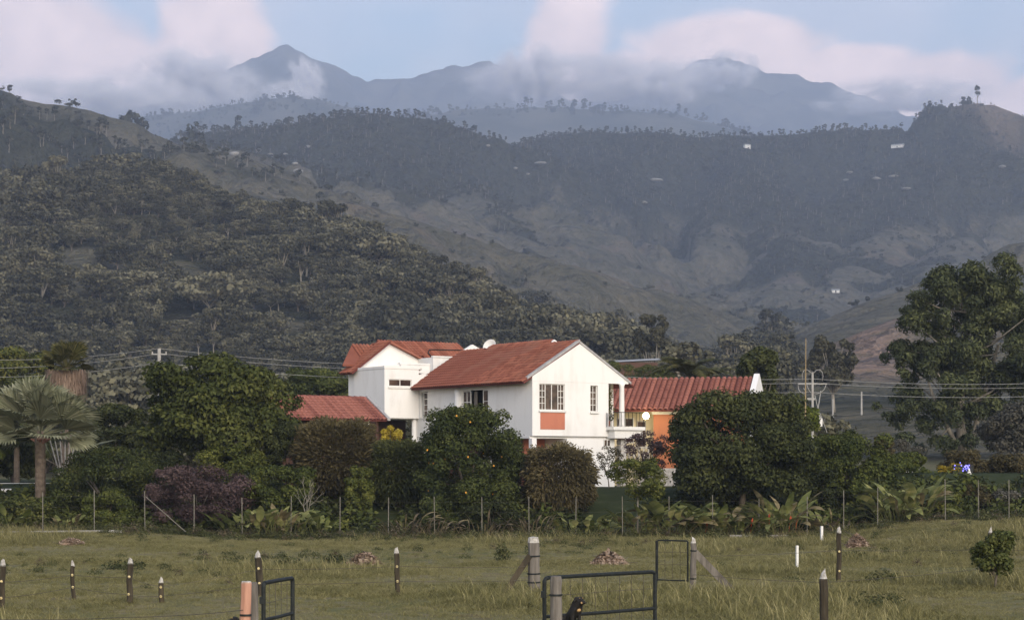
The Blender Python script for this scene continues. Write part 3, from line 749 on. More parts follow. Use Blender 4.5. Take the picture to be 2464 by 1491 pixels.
# balcony at the right corner
bc = MB(); bc.box(5.32, 7.7, -0.75, 0.0, 5.60, 5.80); bc.box(5.525, 7.7, 0.0, 1.95, 5.60, 5.80); bc.box(5.5, 7.6, -0.62, 1.9, zf-0.1, 5.59)
bc.obj('balcony', M['whitepaint'], house)
MB().lathe([(0.19,5.81),(0.17,6.0),(0.15,8.2),(0.2,8.34)], 14, (6.55,0.05,0)).obj('column', M['white'], house, smooth=True)
st = MB()
for k in range(9): st.box(6.33+random.uniform(-.02,.02), 6.74+random.uniform(-.02,.02), -0.16, 0.25, 2.0+k*0.34, 2.0+k*0.34+0.325)
st.obj('column', M['stone'], house, label='rough stone pillar under the balcony')
rl = MB(); rl.cur = 0
for k in range(9): rl.box(5.36+k*0.28, 5.385+k*0.28, -0.70, -0.675, 5.8, 6.62)
for k in range(5): rl.box(5.33, 5.355, -0.55+k*0.13, -0.53+k*0.13, 5.8, 6.62)
rl.box(5.33, 7.66, -0.71, -0.665, 6.62, 6.66)
rl.obj('railing', M['iron'], house)
# rear block: cantilevered box with strip window
rb = MB()
ax0, bx0 = -2.53, 12.14
wall_holes(rb, (ax0, bx0, 0), EX, EY*0.2, 2.50, 6.45, 9.50, [(0.32, 1.98, 8.42, 8.86)])
rb.box(ax0, ax0+0.2, bx0+0.205, 15.9, 6.45, 9.50); rb.box(ax0+0.2, 0.6, bx0+0.2, 15.9, 6.40, 6.55); rb.box(ax0+0.2, 0.6, bx0+0.21, 15.9, 9.3, 9.45)
rb.box(ax0-0.03, 0.05, bx0-0.035, bx0+0.16, 9.505, 9.68); rb.box(ax0-0.03, ax0+0.16, bx0+0.165, 15.9, 9.505, 9.66)
rb.obj('wall', M['white'], house, label='white cantilevered rear block')
window(house, Vector((ax0,bx0,0)), EX, -EY, 0.32, 1.98, 8.42, 8.86, [(1,1,1),(1,1,1)], 1, rec=0.1, sill=(0.08,0.14,0.06))
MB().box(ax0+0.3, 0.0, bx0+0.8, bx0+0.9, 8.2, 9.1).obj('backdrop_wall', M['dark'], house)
vd = MB(); vd.box(-2.4, 0.9, 15.2, 15.4, 2.0, 6.4); vd.box(-2.4, -2.2, 13.4, 15.2, 2.0, 6.4); vd.obj('wall', M['darkwall'], house, label='wall under the rear block, coloured dark for the shade there')
MB().lathe([(0.17,2.0),(0.15,6.4)], 12, (-0.15, 12.5, 0)).obj('column', M['white'], house, smooth=True)
# stair block and parapets behind the main roof
sb = MB()
wall_holes(sb, (0.0, 14.3, 0), EX, EY*0.2, 2.15, 6.6, 9.92, [(0.92, 1.55, 8.95, 9.72)])
sb.box(-0.1, 2.16, 14.26, 14.52, 9.925, 10.03)
sb.box(2.155, 3.74, 13.9, 16.5, 6.6, 10.42); sb.box(2.11, 3.80, 13.85, 14.05, 10.425, 10.52)
sb.prism([(3.05,13.0,8.8),(5.55,13.0,8.8),(5.55,13.0,10.85),(4.6,13.0,11.28),(3.05,13.0,10.38)], (0,0.22,0))
sb.obj('wall', M['white'], house, label='white stair block and parapet behind the main roof')
window(house, Vector((0,14.3,0)), EX, -EY, 0.92, 1.55, 8.95, 9.72, [(1,1,1),(1,1,1)], 1, rec=0.1)
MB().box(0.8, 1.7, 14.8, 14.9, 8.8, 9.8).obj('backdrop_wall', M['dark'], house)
# rear roof: gable towards the garden, left slope, cross ridge
bg_ = 15.7; gl, gp, gr = -2.45, -0.12, 3.3; zl, zp = 9.62, 11.32
gw = MB(); gw.prism([(gl,bg_,8.5),(gr,bg_,8.5),(gr,bg_,9.9),(gp,bg_,zp),(gl,bg_,zl)], (0,0.2,0)); gw.box(gl, gl+0.2, bg_+0.21, bg_+1.0, 6.0, zl-0.02)
gw.obj('wall', M['white'], house, label='white gable of the rear roof')
tl = (zp - zl)/(gp - gl)
eL = Vector((gl-0.55, bg_-0.35, zl-0.55*tl+0.12)); eL2 = eL + Vector((0, 1.5, 0)); upL = Vector((gp-gl+0.55, 0, zp-zl+0.55*tl))
tiled_slope(house, eL, eL2, upL, M['tile'], columns=True)
bk2 = MB(); r0 = eL + upL; tr = (zp-9.9)/(gr-gp)
bk2.hexa([r0+Vector((0,0,-.1)), r0+Vector((gr-gp+.3,0,-.1-(gr-gp+.3)*tr)), r0+Vector((gr-gp+.3,3.0,-.1-(gr-gp+.3)*tr)), r0+Vector((0,2.4,-.1)), r0, r0+Vector((gr-gp+.3,0,-(gr-gp+.3)*tr)), r0+Vector((gr-gp+.3,3.0,-(gr-gp+.3)*tr)), r0+Vector((0,2.4,0))])
tiled_slope(house, (-1.64, 15.95, 9.92), (-0.05, 15.95, 9.92), (0, 1.75, 1.36), M['tile'], columns=True)
MB().prism([(-3.3,15.95,9.9),(-1.64,15.95,9.9),(-1.64,17.7,11.25)], (0,0.02,-0.12)).obj('roof', M['tile'], house)
bk2.obj('roof', M['tile'], house)
zc = 11.62; eC0 = Vector((0.3, 15.05, 10.02)); eC1 = Vector((6.6, 15.05, 10.02)); upC = Vector((0, 2.75, zc-10.02))
kc = 0.95/2.75
tiled_slope(house, eC0 + upC*kc, Vector((2.75, 15.05, 10.02)) + upC*kc, upC*(1-kc), M['tile'], columns=True)
tiled_slope(house, Vector((2.75, 15.05, 10.02)), eC1, upC, M['tile'], columns=True)
bk3 = MB(); bk3.hexa([eC0+upC+Vector((0,0,-.1)), eC1+upC+Vector((0,0,-.1)), eC1+upC+Vector((0,2.8,-1.7)), eC0+upC+Vector((0,2.8,-1.7)), eC0+upC, eC1+upC, eC1+upC+Vector((0,2.8,-1.6)), eC0+upC+Vector((0,2.8,-1.6))]); bk3.obj('roof', M['deck'], house)
pp = MB(); pp.tube([(3.2,15.4,10.35),(3.25,16.2,10.86),(3.6,16.6,11.1),(6.4,16.7,11.15)], 0.035, 6); pp.obj('pipe', M['iron'], house)

# satellite dish on the roof
ds = thing('satellite_dish', 'white satellite dish tilted on the ridge of the main tiled roof', 'satellite dish')
ds.parent = None
pd = house.matrix_basis @ Vector((aR+0.35, 9.95, 0))
dl = at(1180, 833, pd.y); ds.location = (dl.x, dl.y, dl.z - 0.45)
dm = MB(); prof = [(0.02,0.0),(0.18,0.02),(0.33,0.08),(0.44,0.15),(0.46,0.15),(0.34,0.06),(0.18,-0.01),(0.02,-0.03)]
dm.lathe(prof, 18); me = dm.mesh('reflector', M['whitepaint'], True)
ro = link('reflector', me, ds, (0,0,0.42)); ro.rotation_euler = (math.radians(50), math.radians(-48), 0)
MB().tube([(0,0,-0.4),(0,0,0.40)], 0.025, 6).obj('mast', M['wire'], ds)

# ---- left wing: low tiled roof running along the same line
lw = house.matrix_basis @ Vector((-6.04, 8.5, 0))
lwing = thing('outbuilding', 'low wing with a weathered red tiled roof half hidden behind the big round tree', 'outbuilding', (lw.x, lw.y, 0), TH)
tiled_slope(lwing, (-6.6,-2.45,6.15), (0.0,-2.45,6.15), (0,2.45,1.33), M['tile_old'], columns=True, spacing=0.25)
b4 = MB(); b4.hexa([(-6.6,0,7.38),(0,0,7.38),(0,2.5,6.0),(-6.6,2.5,6.0),(-6.6,0,7.48),(0,0,7.48),(0,2.5,6.1),(-6.6,2.5,6.1)]); b4.obj('roof', M['deck'], lwing)
vv = MB(); vv.hexa([(0.005,-2.5,6.12),(0.2,-2.5,6.12),(0.2,0,7.50),(0.005,0,7.50),(0.005,-2.5,6.26),(0.2,-2.5,6.26),(0.2,0,7.66),(0.005,0,7.66)]); vv.obj('verge', M['trim'], lwing)
MB().box(-6.5,-1.0,-1.0,-0.8,2.0,6.4).obj('wall', M['darkwall'], lwing)  # wall coloured dark to stand in for shade below the eave
MB().box(-1.35,-1.1,-2.3,-2.05,2.0,6.2).obj('post', M['stone'], lwing)
rc2 = MB()
for k in range(17): rc2.add([Vector((x*0, 0, 0)) + Vector((-6.55 + k*0.385 + y, x, 7.47 + z)) for x, y, z in tile_barrel(0.42, 0.15, 0.13)[0]], [f[::-1] for f in tile_barrel()[1]])
rc2.obj('ridge_cap', M['tile_old'], lwing, smooth=True)

# ---- right wing
PHI = math.radians(15)
rw = Vector((X(1820, 118), 118, 0))
rwing = thing('guest_wing', 'single-storey wing at the right with ribbed red roof, orange walls and a lit porch lamp', 'house', rw, -PHI)
tiled_slope(rwing, (-11.2,-3.6,6.87), (-0.16,-3.6,6.87), (0,3.6,2.05), M['tile_old'], columns=True, spacing=0.33)
b5 = MB(); b5.hexa([(-11.2,0,8.82),(0,0,8.82),(0,3.6,6.7),(-11.2,3.6,6.7),(-11.2,0,8.92),(0,0,8.92),(0,3.6,6.8),(-11.2,3.6,6.8)]); b5.obj('roof', M['deck'], rwing)
gw2 = MB(); gw2.prism([(-0.14,-3.75,6.75),(-0.14,3.7,6.75),(-0.14,3.7,6.98),(-0.14,0,9.18),(-0.14,-3.75,7.0)], (0.34,0,0)); gw2.box(-0.1,0.15,-3.4,3.4,2.0,6.74)
gw2.obj('wall', M['white'], rwing, label='white gable end of the right wing')
MB().box(-11.2,-5.6,-2.2,-2.0,2.0,6.9).obj('wall', M['cream'], rwing, label='cream porch wall')
ow = MB(); wall_holes(ow, (-5.87,-3.05,0), EX, EY*0.25, 5.6, 2.0, 6.62, [(2.2,3.6,2.4,5.6)]); ow.box(-5.87,-5.62,-2.79,-1.9,2.0,6.62)
ow.obj('wall', M['orange'], rwing, label='orange porch wall')
MB().box(-5.95,-0.2,-3.1,-2.75,6.625,6.86).obj('beam', M['whitepaint'], rwing)
window(rwing, Vector((0,-2.2,0)), EX, -EY, -7.05, -6.5, 4.6, 6.25, [(1,1,1)], 1, rec=-0.01, frame='trim')
window(rwing, Vector((0,-2.2,0)), EX, -EY, -8.3, -7.25, 4.9, 6.45, [(1,2,3)], 1, rec=-0.01)
MB().box(-10.8,-3.4,-3.0,-2.9,4.55,4.68).obj('handrail', M['stone'], rwing)
bl = MB()
for k in range(16): bl.lathe([(0.05,3.9),(0.09,4.1),(0.05,4.35),(0.06,4.55)], 6, (-10.4+k*0.3,-2.95,0))
bl.obj('balustrade', M['stone'], rwing)
MB().box(-6.5,-1.0,-4.2,-4.0,2.0,3.35).obj('retaining_wall', M['stone'], rwing)
lp = Vector((X(1554,115.2),115.2,Zp(1000,115.2)))
lamp = thing('porch_lamp', 'glowing round lamp hanging under the eaves beside the orange wall', 'lamp', lp)
MB().lathe([(0.02,-0.20),(0.14,-0.15),(0.20,0.0),(0.14,0.15),(0.03,0.2)], 14).obj('globe', M['lamp'], lamp, smooth=True)
MB().tube([(0,0,0.2),(0,0,0.42)], 0.012, 5).obj('stem', M['iron'], lamp)

# small far buildings on the slopes
def cottage(px, py, D, L, Wd, hgt, rotz, label, wallm='whitepaint', roofm='zinc', cat='house', name='cottage'):
    x = X(px, D); t = thing(name, label, cat, (x, D, Hs(x, D) - 0.3), rotz)
    MB().box(-L/2, L/2, -Wd/2, Wd/2, 0, hgt).obj('wall', M[wallm], t)
    rf = MB(); e = 0.4
    rf.prism([(-L/2-e,-Wd/2-e,hgt+0.01),(-L/2-e,Wd/2+e,hgt+0.01),(-L/2-e,0,hgt+Wd*0.3)], (L+2*e,0,0)); rf.obj('roof', M[roofm], t)
    MB().box(-0.5,0.5,-Wd/2-0.03,-Wd/2-0.005,0.1,2.0).obj('door', M['dark'], t)
    return t
def on_slope(px, py, d0, d1):
    """first distance along the line of sight at which the hill surface is met"""
    D = np.linspace(d0, d1, 600); h = H((px-CX)/F*D, D); s = CZ + (HY-py)/F*D
    k = np.argmax(h >= s); return float(D[k]) if (h >= s).any() else float(d1)
for px, py, lab, L, Wd, hg in (
    (135, 830, 'tiny white farmhouse among the trees at the foot of the left hill', 1.9, 1.6, 1.0),
    (95, 832, 'tiny grey-roofed shed beside the white farmhouse at the foot of the left hill', 2.2, 1.6, 0.9),
    (757, 686, 'tiny white hut in the woods half way up the left hill', 2.6, 2, 1.3),
    (1797, 362, 'small white farmhouse high on the right mountain below the crest', 7, 5, 5),
    (2160, 358, 'long pale roof near the top of the right mountain', 14, 6, 3),
    (2010, 705, 'long pale shed low on the slope behind the big eucalyptus', 6, 4, 2.0)):
    D = on_slope(px, py, 160, 2600); cottage(px, py, D, L, Wd, hg, random.uniform(-0.5, 0.5), lab)
Dg = 235; gh = thing('greenhouse', 'long low building with pale sheet roof in the trees behind the house', 'shed', (X(1545,Dg), Dg, Zp(872,Dg)-2.2), 0.1)
g2 = MB(); g2.prism([(-3.4,-1,2.2),(-3.4,1,2.2),(-3.4,0,2.45)], (5.6,0,0.30)); g2.obj('roof', M['zinc'], gh); MB().box(-3.2,1.8,-0.8,0.8,0.6,2.19).obj('wall', M['darkwall'], gh)
Dh = 150; hh_ = thing('cottage', 'small red-roofed hut just behind the right corner of the white house', 'house', (X(1535,Dh), Dh, Zp(935,Dh)), 0.0)
g3 = MB(); g3.prism([(-1.2,-1.2,0),(-1.2,1.2,0),(-1.2,0,0.8)], (2.4,0,0)); g3.obj('roof', M['tile'], hh_); MB().box(-1,1,-1,1,-7,-0.005).obj('wall', M['cream'], hh_)
# garden wall at the right with white plaster
gwl = thing('garden_wall', 'low white wall behind the flowering shrub at the right of the garden', 'wall', (X(2165,112), 112, 2.0), 0.05)
MB().box(-1.7,1.2,-0.12,0.12,0,1.95).obj('panel', M['white'], gwl); MB().box(-1.75,1.25,-0.17,0.17,1.955,2.05).obj('coping', M['stone'], gwl)
# drive at the left
dv = MB(); dv.hexa([(-34,101.0,2.02),(-24.2,101.6,2.02),(-23.2,104.4,2.28),(-34,104.6,2.28),(-34,101.0,2.06),(-24.2,101.6,2.06),(-23.2,104.4,2.36),(-34,104.6,2.36)]); dv.obj('driveway', M['asphalt'], kind='structure')
kb = MB(); kb.box(-34,-23.4,104.62,104.9,2.2,2.56); kb.obj('kerb', M['whitepaint'], kind='structure')
kb = MB(); kb.tube([(-29.5,100.6,2.1),(-27.6,100.9,2.18),(-26.5,101.2,2.16)], 0.13, 8); kb.obj('kerb', M['whitepaint'], kind='structure')
# ------------------------------------------------------------------ vegetation
def leaf_quads(r, pos, nrm, size, asp=0.55, droop=0.0, fold=0.12):
    """diamond leaves at pos (n,3) facing nrm (n,3)"""
    n = len(pos)
    nrm = nrm / (np.linalg.norm(nrm, axis=1, keepdims=True) + 1e-9)
    t = r.normal(size=(n, 3)); t[:, 2] -= droop
    t = t - nrm * (t * nrm).sum(1, keepdims=True); t /= (np.linalg.norm(t, axis=1, keepdims=True) + 1e-9)
    b = np.cross(nrm, t); s = size * r.uniform(0.7, 1.35, (n, 1))
    Q = np.stack([pos - t*s*0.5, pos + b*s*asp*0.5 + nrm*s*fold, pos + t*s*0.5, pos - b*s*asp*0.5 + nrm*s*fold], 1)
    return Q
def quads_obj(name, Q, mt, tint, parent=None, **kw):
    V = Q.reshape(-1, 3); Fq = np.arange(len(V)).reshape(-1, 4)
    return link(name, mesh_np(name, V, Fq, mt, tint), parent, **kw)

def crown_clumps(r, w, d, h, n, rad=0.24, flat=0.8, hollow=0.45, bottom=-0.75, pear=0.0, box=0.0):
    """clump centres in a unit crown scaled to half sizes w,d,h about the origin"""
    out = []
    while len(out) < n:
        p = r.normal(size=3); p /= np.linalg.norm(p); p *= (1/np.abs(p).max())**box
        k = r.uniform(hollow, 1.0) ** 0.5
        p = p * k
        if p[2] < bottom: continue
        sx = 1.0 - pear * p[2]
        q = rad * r.uniform(0.65, 1.4)
        out.append((p[0]*w*sx*(1-q*0.5), p[1]*d*sx*(1-q*0.5), p[2]*h*(1-q*0.5), q*w, q*(w+d)/2, q*(w+h)/2*flat))
    return np.array(out)
def clump_leaves(r, cl, n, size, up=0.35, rough=0.55, asp=0.55, droop=0.3, shell=0.55, fold=0.12):
    wgt = cl[:, 3]*cl[:, 5]; wgt = wgt / wgt.sum()
    k = r.choice(len(cl), n, p=wgt)
    d = r.normal(size=(n, 3)); flip = (d[:, 2] < 0) & (r.random(n) < 0.45); d[flip, 2] *= -1
    d /= np.linalg.norm(d, axis=1, keepdims=True)
    rr = r.uniform(shell, 1.0, (n, 1)) + r.normal(0, 0.05, (n, 1))
    pos = cl[k, :3] + d * rr * cl[k, 3:6]
    nrm = d + np.array([0, 0, up]) + r.normal(0, rough, (n, 3))
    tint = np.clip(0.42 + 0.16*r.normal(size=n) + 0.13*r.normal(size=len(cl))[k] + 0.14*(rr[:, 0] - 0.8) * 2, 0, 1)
    return leaf_quads(r, pos, nrm, size, asp, droop, fold), tint

def trunk_mesh(r, base, cl, zc, rad, nb=9, lean=0.1, split=0.35, mt='bark'):
    mb = MB(); top = Vector((cl[:, 0].mean()*0.5, 0, zc))
    fork = Vector((r.normal(0, lean), r.normal(0, lean), max(0.15, split)*zc))
    mb.tube([(0,0,-0.25), (fork.x*0.4, fork.y*0.4, fork.z*0.5), fork], [rad*1.25, rad, rad*0.85], 8)
    order = r.permutation(len(cl))[:nb]
    for i in order:
        c = Vector(cl[i, :3]); mid = fork.lerp(c, 0.5) + Vector((r.normal(0, .1), r.normal(0, .1), r.uniform(-.05, .2)))*rad*3
        mb.tube([fork - Vector((0,0,rad*0.5)), mid, c], [rad*0.55, rad*0.34, rad*0.12], 5)
    return mb.mesh('trunk', M[mt], True)

def tree(name, label, cat, px0, px1, yt, yb, D, fol, n, leaf, seed, ncl=42, rad=0.24, trunk=0.14, group=None, depth=1.0, bark='bark', hollow=0.4, bottom=-0.8,
         droop=0.3, up=0.35, asp=0.55, pear=0.0, rough=0.55, shell=0.55, base=None, nb=9, flat=0.8, split=0.35):
    r = np.random.default_rng(seed)
    s = D / F; x = X((px0+px1)/2, D); w = (px1-px0)*s/2; h = (yb-yt)*s/2; zc = Zp((yt+yb)/2, D)
    zb = Hs(x, D) if base is None else base
    t = thing(name, label, cat, (x, D, zb), 0, group)
    cl = crown_clumps(r, w, w*depth, h, int(ncl*1.35), rad*1.22, max(flat, .75), hollow, -1.3, pear, 0.62); cl[:, 2] += zc - zb
    Q, tint = clump_leaves(r, cl, int(n*2.5), leaf*0.84, up, rough, asp, droop, shell)
    keep = Q[:, :, 2].min(1) > 0.02
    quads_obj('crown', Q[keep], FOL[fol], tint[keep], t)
    link('trunk', trunk_mesh(r, zb, cl, zc - zb, trunk, nb, split=split, mt=bark), t)
    return t, cl

def fine_bush(name, label, cat, px0, px1, yt, yb, D, fol, n, length, seed, weep=0.6, group=None, top=None):
    """shrub of thin drooping sprays"""
    r = np.random.default_rng(seed); s = D/F; x = X((px0+px1)/2, D); w = (px1-px0)*s/2; h = (yb-yt)*s; zb0 = Hs(x, D); z0 = Zp(yb, D) - zb0
    t = thing(name, label, cat, (x, D, zb0), 0, group)
    u = r.normal(size=(n, 3)); u /= np.linalg.norm(u, axis=1, keepdims=True); u *= (1/np.abs(u).max(1, keepdims=True))**0.3
    k = r.uniform(0.35, 1.0, (n, 1))**0.45
    lump = 1 + 0.06*np.sin(u[:, 0:1]*7 + seed) + 0.06*np.sin(u[:, 1:2]*9 + 2*seed) + 0.05*np.sin(u[:, 2:3]*11) + 0.045*r.normal(size=(n, 1))
    pos = u * k * lump * np.array([w*0.92, w*0.88, h*0.47]); pos[:, 2] += z0 + h*0.47
    dirv = u*np.array([1, 1, 0.9]) + np.array([0, 0, 0.35 - weep*0.6]) + r.normal(0, 0.38, (n, 3)); dirv /= np.linalg.norm(dirv, axis=1, keepdims=True)
    sd = np.cross(dirv, r.normal(size=(n, 3))); sd /= np.linalg.norm(sd, axis=1, keepdims=True)
    L = length * r.uniform(0.5, 1.4, (n, 1)); wd = L * 0.16
    tip = pos + dirv*L; tip[:, 2] -= (weep*0.35*L[:, 0]); mid = pos + dirv*L*0.55
    Q = np.stack([pos, mid + sd*wd, tip, mid - sd*wd], 1)
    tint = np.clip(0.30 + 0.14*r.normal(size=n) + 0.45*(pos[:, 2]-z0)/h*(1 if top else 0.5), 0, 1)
    keep = Q[:, :, 2].min(1) > 0.0
    quads_obj('crown', Q[keep], FOL[fol], tint[keep], t)
    mb = MB()
    for i in range(9):
        e = Vector(pos[i*7] * np.array([0.8, 0.8, 0.85])); mb.tube([(r.normal(0,.08), r.normal(0,.08), -0.15), (e.x*0.35, e.y*0.35, e.z*0.55), e], [0.05, 0.035, 0.012], 5)
    mb.obj('trunk', M['bark'], t, smooth=True)
    return t

def blade_mesh(r, L, Wd, arch, stalk, mt, tw=0.0, seg=6):
    """long leaf on a stalk rising along +Z and leaning to +X"""
    P = []; ang = 0.10 + 0.25*r.random(); p = np.array([0.0, 0, 0]); pts = [p.copy()]
    for k in range(3): p = p + np.array([math.sin(ang), 0, math.cos(ang)])*stalk/3; ang += arch*0.10; pts.append(p.copy())
    st = pts[:]; bl = [p.copy()]; angs = [ang]
    for k in range(seg): p = p + np.array([math.sin(ang), 0, math.cos(ang)])*L/seg; ang += arch/seg; bl.append(p.copy()); angs.append(ang)
    V = []; Fs = []; ti = []
    prof = [0.25, 0.85, 1.0, 0.95, 0.8, 0.5, 0.05][:seg+1]
    for k, (q, a) in enumerate(zip(bl, angs)):
        wd = Wd*0.5*prof[k]; nx, nz = math.cos(a), -math.sin(a); cup = wd*0.35
        j = r.uniform(-0.12, 0.12)*wd
        V += [q + np.array([nx*cup*-1, wd + j, -nz*cup*-1*-1]), q, q + np.array([-nx*cup, -wd + j, nz*cup*1])]
    for k in range(seg):
        b = k*3; Fs += [[b, b+1, b+4, b+3], [b+1, b+2, b+5, b+4]]; c = 0.4 + 0.16*r.normal(); ti += [c, c + 0.12*r.normal()]
    nV = len(V)
    for q in st: V += [q + np.array([0, 0.018, 0]), q + np.array([0.018, -0.012, 0]), q + np.array([-0.018, -0.012, 0])]
    for k in range(3):
        for m in range(3):
            a0 = nV + k*3 + m; a1 = nV + k*3 + (m+1) % 3; Fs.append([a0, a1, a1+3, a0+3]); ti.append(0.35)
    return mesh_np('leaf', np.array(V), np.array(Fs), mt, np.clip(ti, 0, 1))
def clump_plant(name, label, cat, px, yb, D, hgt, n, seed, mats, group=None, spread=0.5, width=0.24, arch=(0.4, 1.5), lean=0.32, flower=None):
    r = np.random.default_rng(seed); x = X(px, D); z = Hs(x, D); t = thing(name, label, cat, (x, D, z), 0, group)
    var = [blade_mesh(r, hgt*r.uniform(0.42, 0.62), width*r.uniform(0.8, 1.25), r.uniform(*arch), hgt*r.uniform(0.35, 0.6), FOL[mats[k % len(mats)]]) for k in range(7)]
    for i in range(n):
        o = link('leaf', var[i % 7], t); a = r.uniform(0, 2*PI); q = spread*math.sqrt(r.random())
        o.location = (q*math.cos(a)*1.25, q*math.sin(a), -0.05); o.rotation_euler = (r.normal(0, .08), abs(r.normal(0, lean))*0.7, a + r.normal(0, 0.5)); sc = r.uniform(0.6, 1.12); o.scale = (sc, sc, sc)
    if flower:
        for i in range(flower):
            mb = MB(); q = r.uniform(-spread, spread)*1.2; z0 = hgt*r.uniform(0.25, 0.5)
            mb.tube([(q, -0.25, -0.05), (q+0.05, -0.28, z0)], 0.015, 4); mb.tube([(q+0.05, -0.28, z0), (q+0.09, -0.32, z0+0.16), (q+0.1, -0.33, z0+0.3)], [0.03, 0.055, 0.008], 5); mb.obj('flower', M['redflower'], t)
    return t

def scatter(name, pts, rz, sc, vi, variants, label=None, cat=None, mt=None):
    """one object made of many small copies (grass, weeds, woodland too dense to count)"""
    me = bpy.data.meshes.new(name); me.vertices.add(len(pts)); me.vertices.foreach_set("co", np.asarray(pts, np.float32).ravel())
    for an, dat in (("rz", rz), ("sc", sc)):
        a = me.attributes.new(an, 'FLOAT', 'POINT'); a.data.foreach_set("value", np.asarray(dat, np.float32))
    a = me.attributes.new("vi", 'INT', 'POINT'); a.data.foreach_set("value", np.asarray(vi, np.int32))
    ng = bpy.data.node_groups.new(name + '_nodes', 'GeometryNodeTree')
    ng.interface.new_socket('Geometry', in_out='INPUT', socket_type='NodeSocketGeometry'); ng.interface.new_socket('Geometry', in_out='OUTPUT', socket_type='NodeSocketGeometry')
    N, L = ng.nodes, ng.links
    gi, go = N.new('NodeGroupInput'), N.new('NodeGroupOutput'); jn = N.new('GeometryNodeJoinGeometry')
    def na(n_, ty):
        q = N.new('GeometryNodeInputNamedAttribute'); q.data_type = ty; q.inputs['Name'].default_value = n_; return q.outputs[0]
    cx_ = N.new('ShaderNodeCombineXYZ'); L.new(na('rz', 'FLOAT'), cx_.inputs[2]); s_ = na('sc', 'FLOAT'); v_ = na('vi', 'INT')
    for k, vm in enumerate(variants):
        src = bpy.data.objects.new(name + '_source', vm)
        oi = N.new('GeometryNodeObjectInfo'); oi.inputs['Object'].default_value = src; oi.inputs['As Instance'].default_value = True
        cp = N.new('FunctionNodeCompare'); cp.data_type = 'INT'; cp.operation = 'EQUAL'
        ii = [i for i in cp.inputs if i.type == 'INT']; L.new(v_, ii[0]); ii[1].default_value = k
        ip = N.new('GeometryNodeInstanceOnPoints'); L.new(gi.outputs[0], ip.inputs['Points']); L.new(cp.outputs[0], ip.inputs['Selection'])
        L.new(oi.outputs['Geometry'], ip.inputs['Instance']); L.new(cx_.outputs[0], ip.inputs['Rotation']); L.new(s_, ip.inputs['Scale'])
        L.new(ip.outputs[0], jn.inputs[0])
    L.new(jn.outputs[0], go.inputs[0])
    o = link(name, me, kind='stuff', label=label, cat=cat)
    md = o.modifiers.new('scatter', 'NODES'); md.node_group = ng
    if mt: me.materials.append(mt)
    return o

# ---- woodland trees: a few moulds
def wood_mould(seed, w, h, n, leaf, fol, ncl=16, trunk=0.16, stem=0.35, rad=0.34, flat=0.7, bark='bark', pale=False):
    r = np.random.default_rng(seed)
    cl = crown_clumps(r, w, w, h*(1-stem)/2, ncl, rad, flat, 0.35, -0.9); cl[:, 2] += h*stem + h*(1-stem)/2
    Q, ti = clump_leaves(r, cl, n, leaf, 0.5, 0.5, 0.8, 0.1, 0.6, 0.18)
    mb = MB(); fork = Vector((r.normal(0, .2), r.normal(0, .2), h*stem*0.8))
    mb.tube([(0,0,-0.6), fork], [trunk*1.2, trunk*0.8], 5, False)
    for i in range(4): mb.tube([fork, cl[i, :3]], [trunk*0.6, trunk*0.25], 4, False)
    Vt = np.array([tuple(v) for v in mb.v]); V = np.concatenate([Q.reshape(-1, 3), Vt]); nb_ = len(Q)*4
    Fq = np.concatenate([np.arange(nb_).reshape(-1, 4), np.array(mb.f) + nb_])
    return mesh_np('hillside_tree', V, Fq, [FOL[fol], M[bark]], np.concatenate([ti, np.full(len(mb.f), 0.5)]), np.concatenate([np.zeros(len(Q)), np.ones(len(mb.f))]).astype(int))
WOOD = [wood_mould(11, 3.4, 5.6, 1150, 0.46, 'hill', 18, stem=.12), wood_mould(12, 4.4, 5.4, 1300, 0.50, 'hill', 20, flat=0.45, stem=0.25), wood_mould(13, 2.4, 6.4, 900, 0.44, 'hill', 14, stem=.15),
        wood_mould(14, 3.0, 4.2, 950, 0.44, 'hill', 16, stem=0.08), wood_mould(15, 2.2, 7.6, 850, 0.44, 'hill', 12, stem=0.4, bark='barkpale', trunk=0.2), wood_mould(16, 5.0, 5.6, 1350, 0.52, 'hill', 22, flat=0.4, stem=0.35, bark='barkpale')]
WL = ['rounded grey-green tree in the dense woods on the left hill', 'broad flat-topped tree in the dense woods on the left hill', 'narrow upright tree in the dense woods on the left hill',
      'low bushy tree in the dense woods on the left hill', 'tall pale-trunked tree in the dense woods on the left hill', 'wide umbrella-shaped pale-trunked tree in the woods on the left hill']
r0_ = np.random.default_rng(99)
def hill_pts(n, px0, px1, y0, y1, thr, spacing):
    """points on the visible hill, thinned to keep a spacing"""
    D = r0_.uniform(y0**2, y1**2, n*6)**0.5; x = (r0_.uniform(px0, px1, n*6) - CX)/F*D; z = H(x, D); wd, rd = cover(x, D, z)
    k = wd > thr(x, D, len(x)); x, D, z = x[k], D[k], z[k]
    cell = {}; out = []
    for i in range(len(x)):
        c = (int(x[i]/spacing), int(D[i]/spacing))
        if c in cell: continue
        cell[c] = 1; out.append((x[i], D[i], z[i]))
        if len(out) >= n: break
    return np.array(out)
P1 = hill_pts(3000, -60, 1900, 215, 790, lambda x, y, n: r0_.uniform(0.2, 0.85, n), 3.5)
px1 = P1[:, 0]/P1[:, 1]*F + CX; py1 = HY - (P1[:, 2] + 4 - CZ)/P1[:, 1]*F
vis = (px1 > 0) & (px1 < 2464) & (py1 < 890)
order = np.argsort(np.where(vis, P1[:, 1], 1e9))[:294]
first = {}
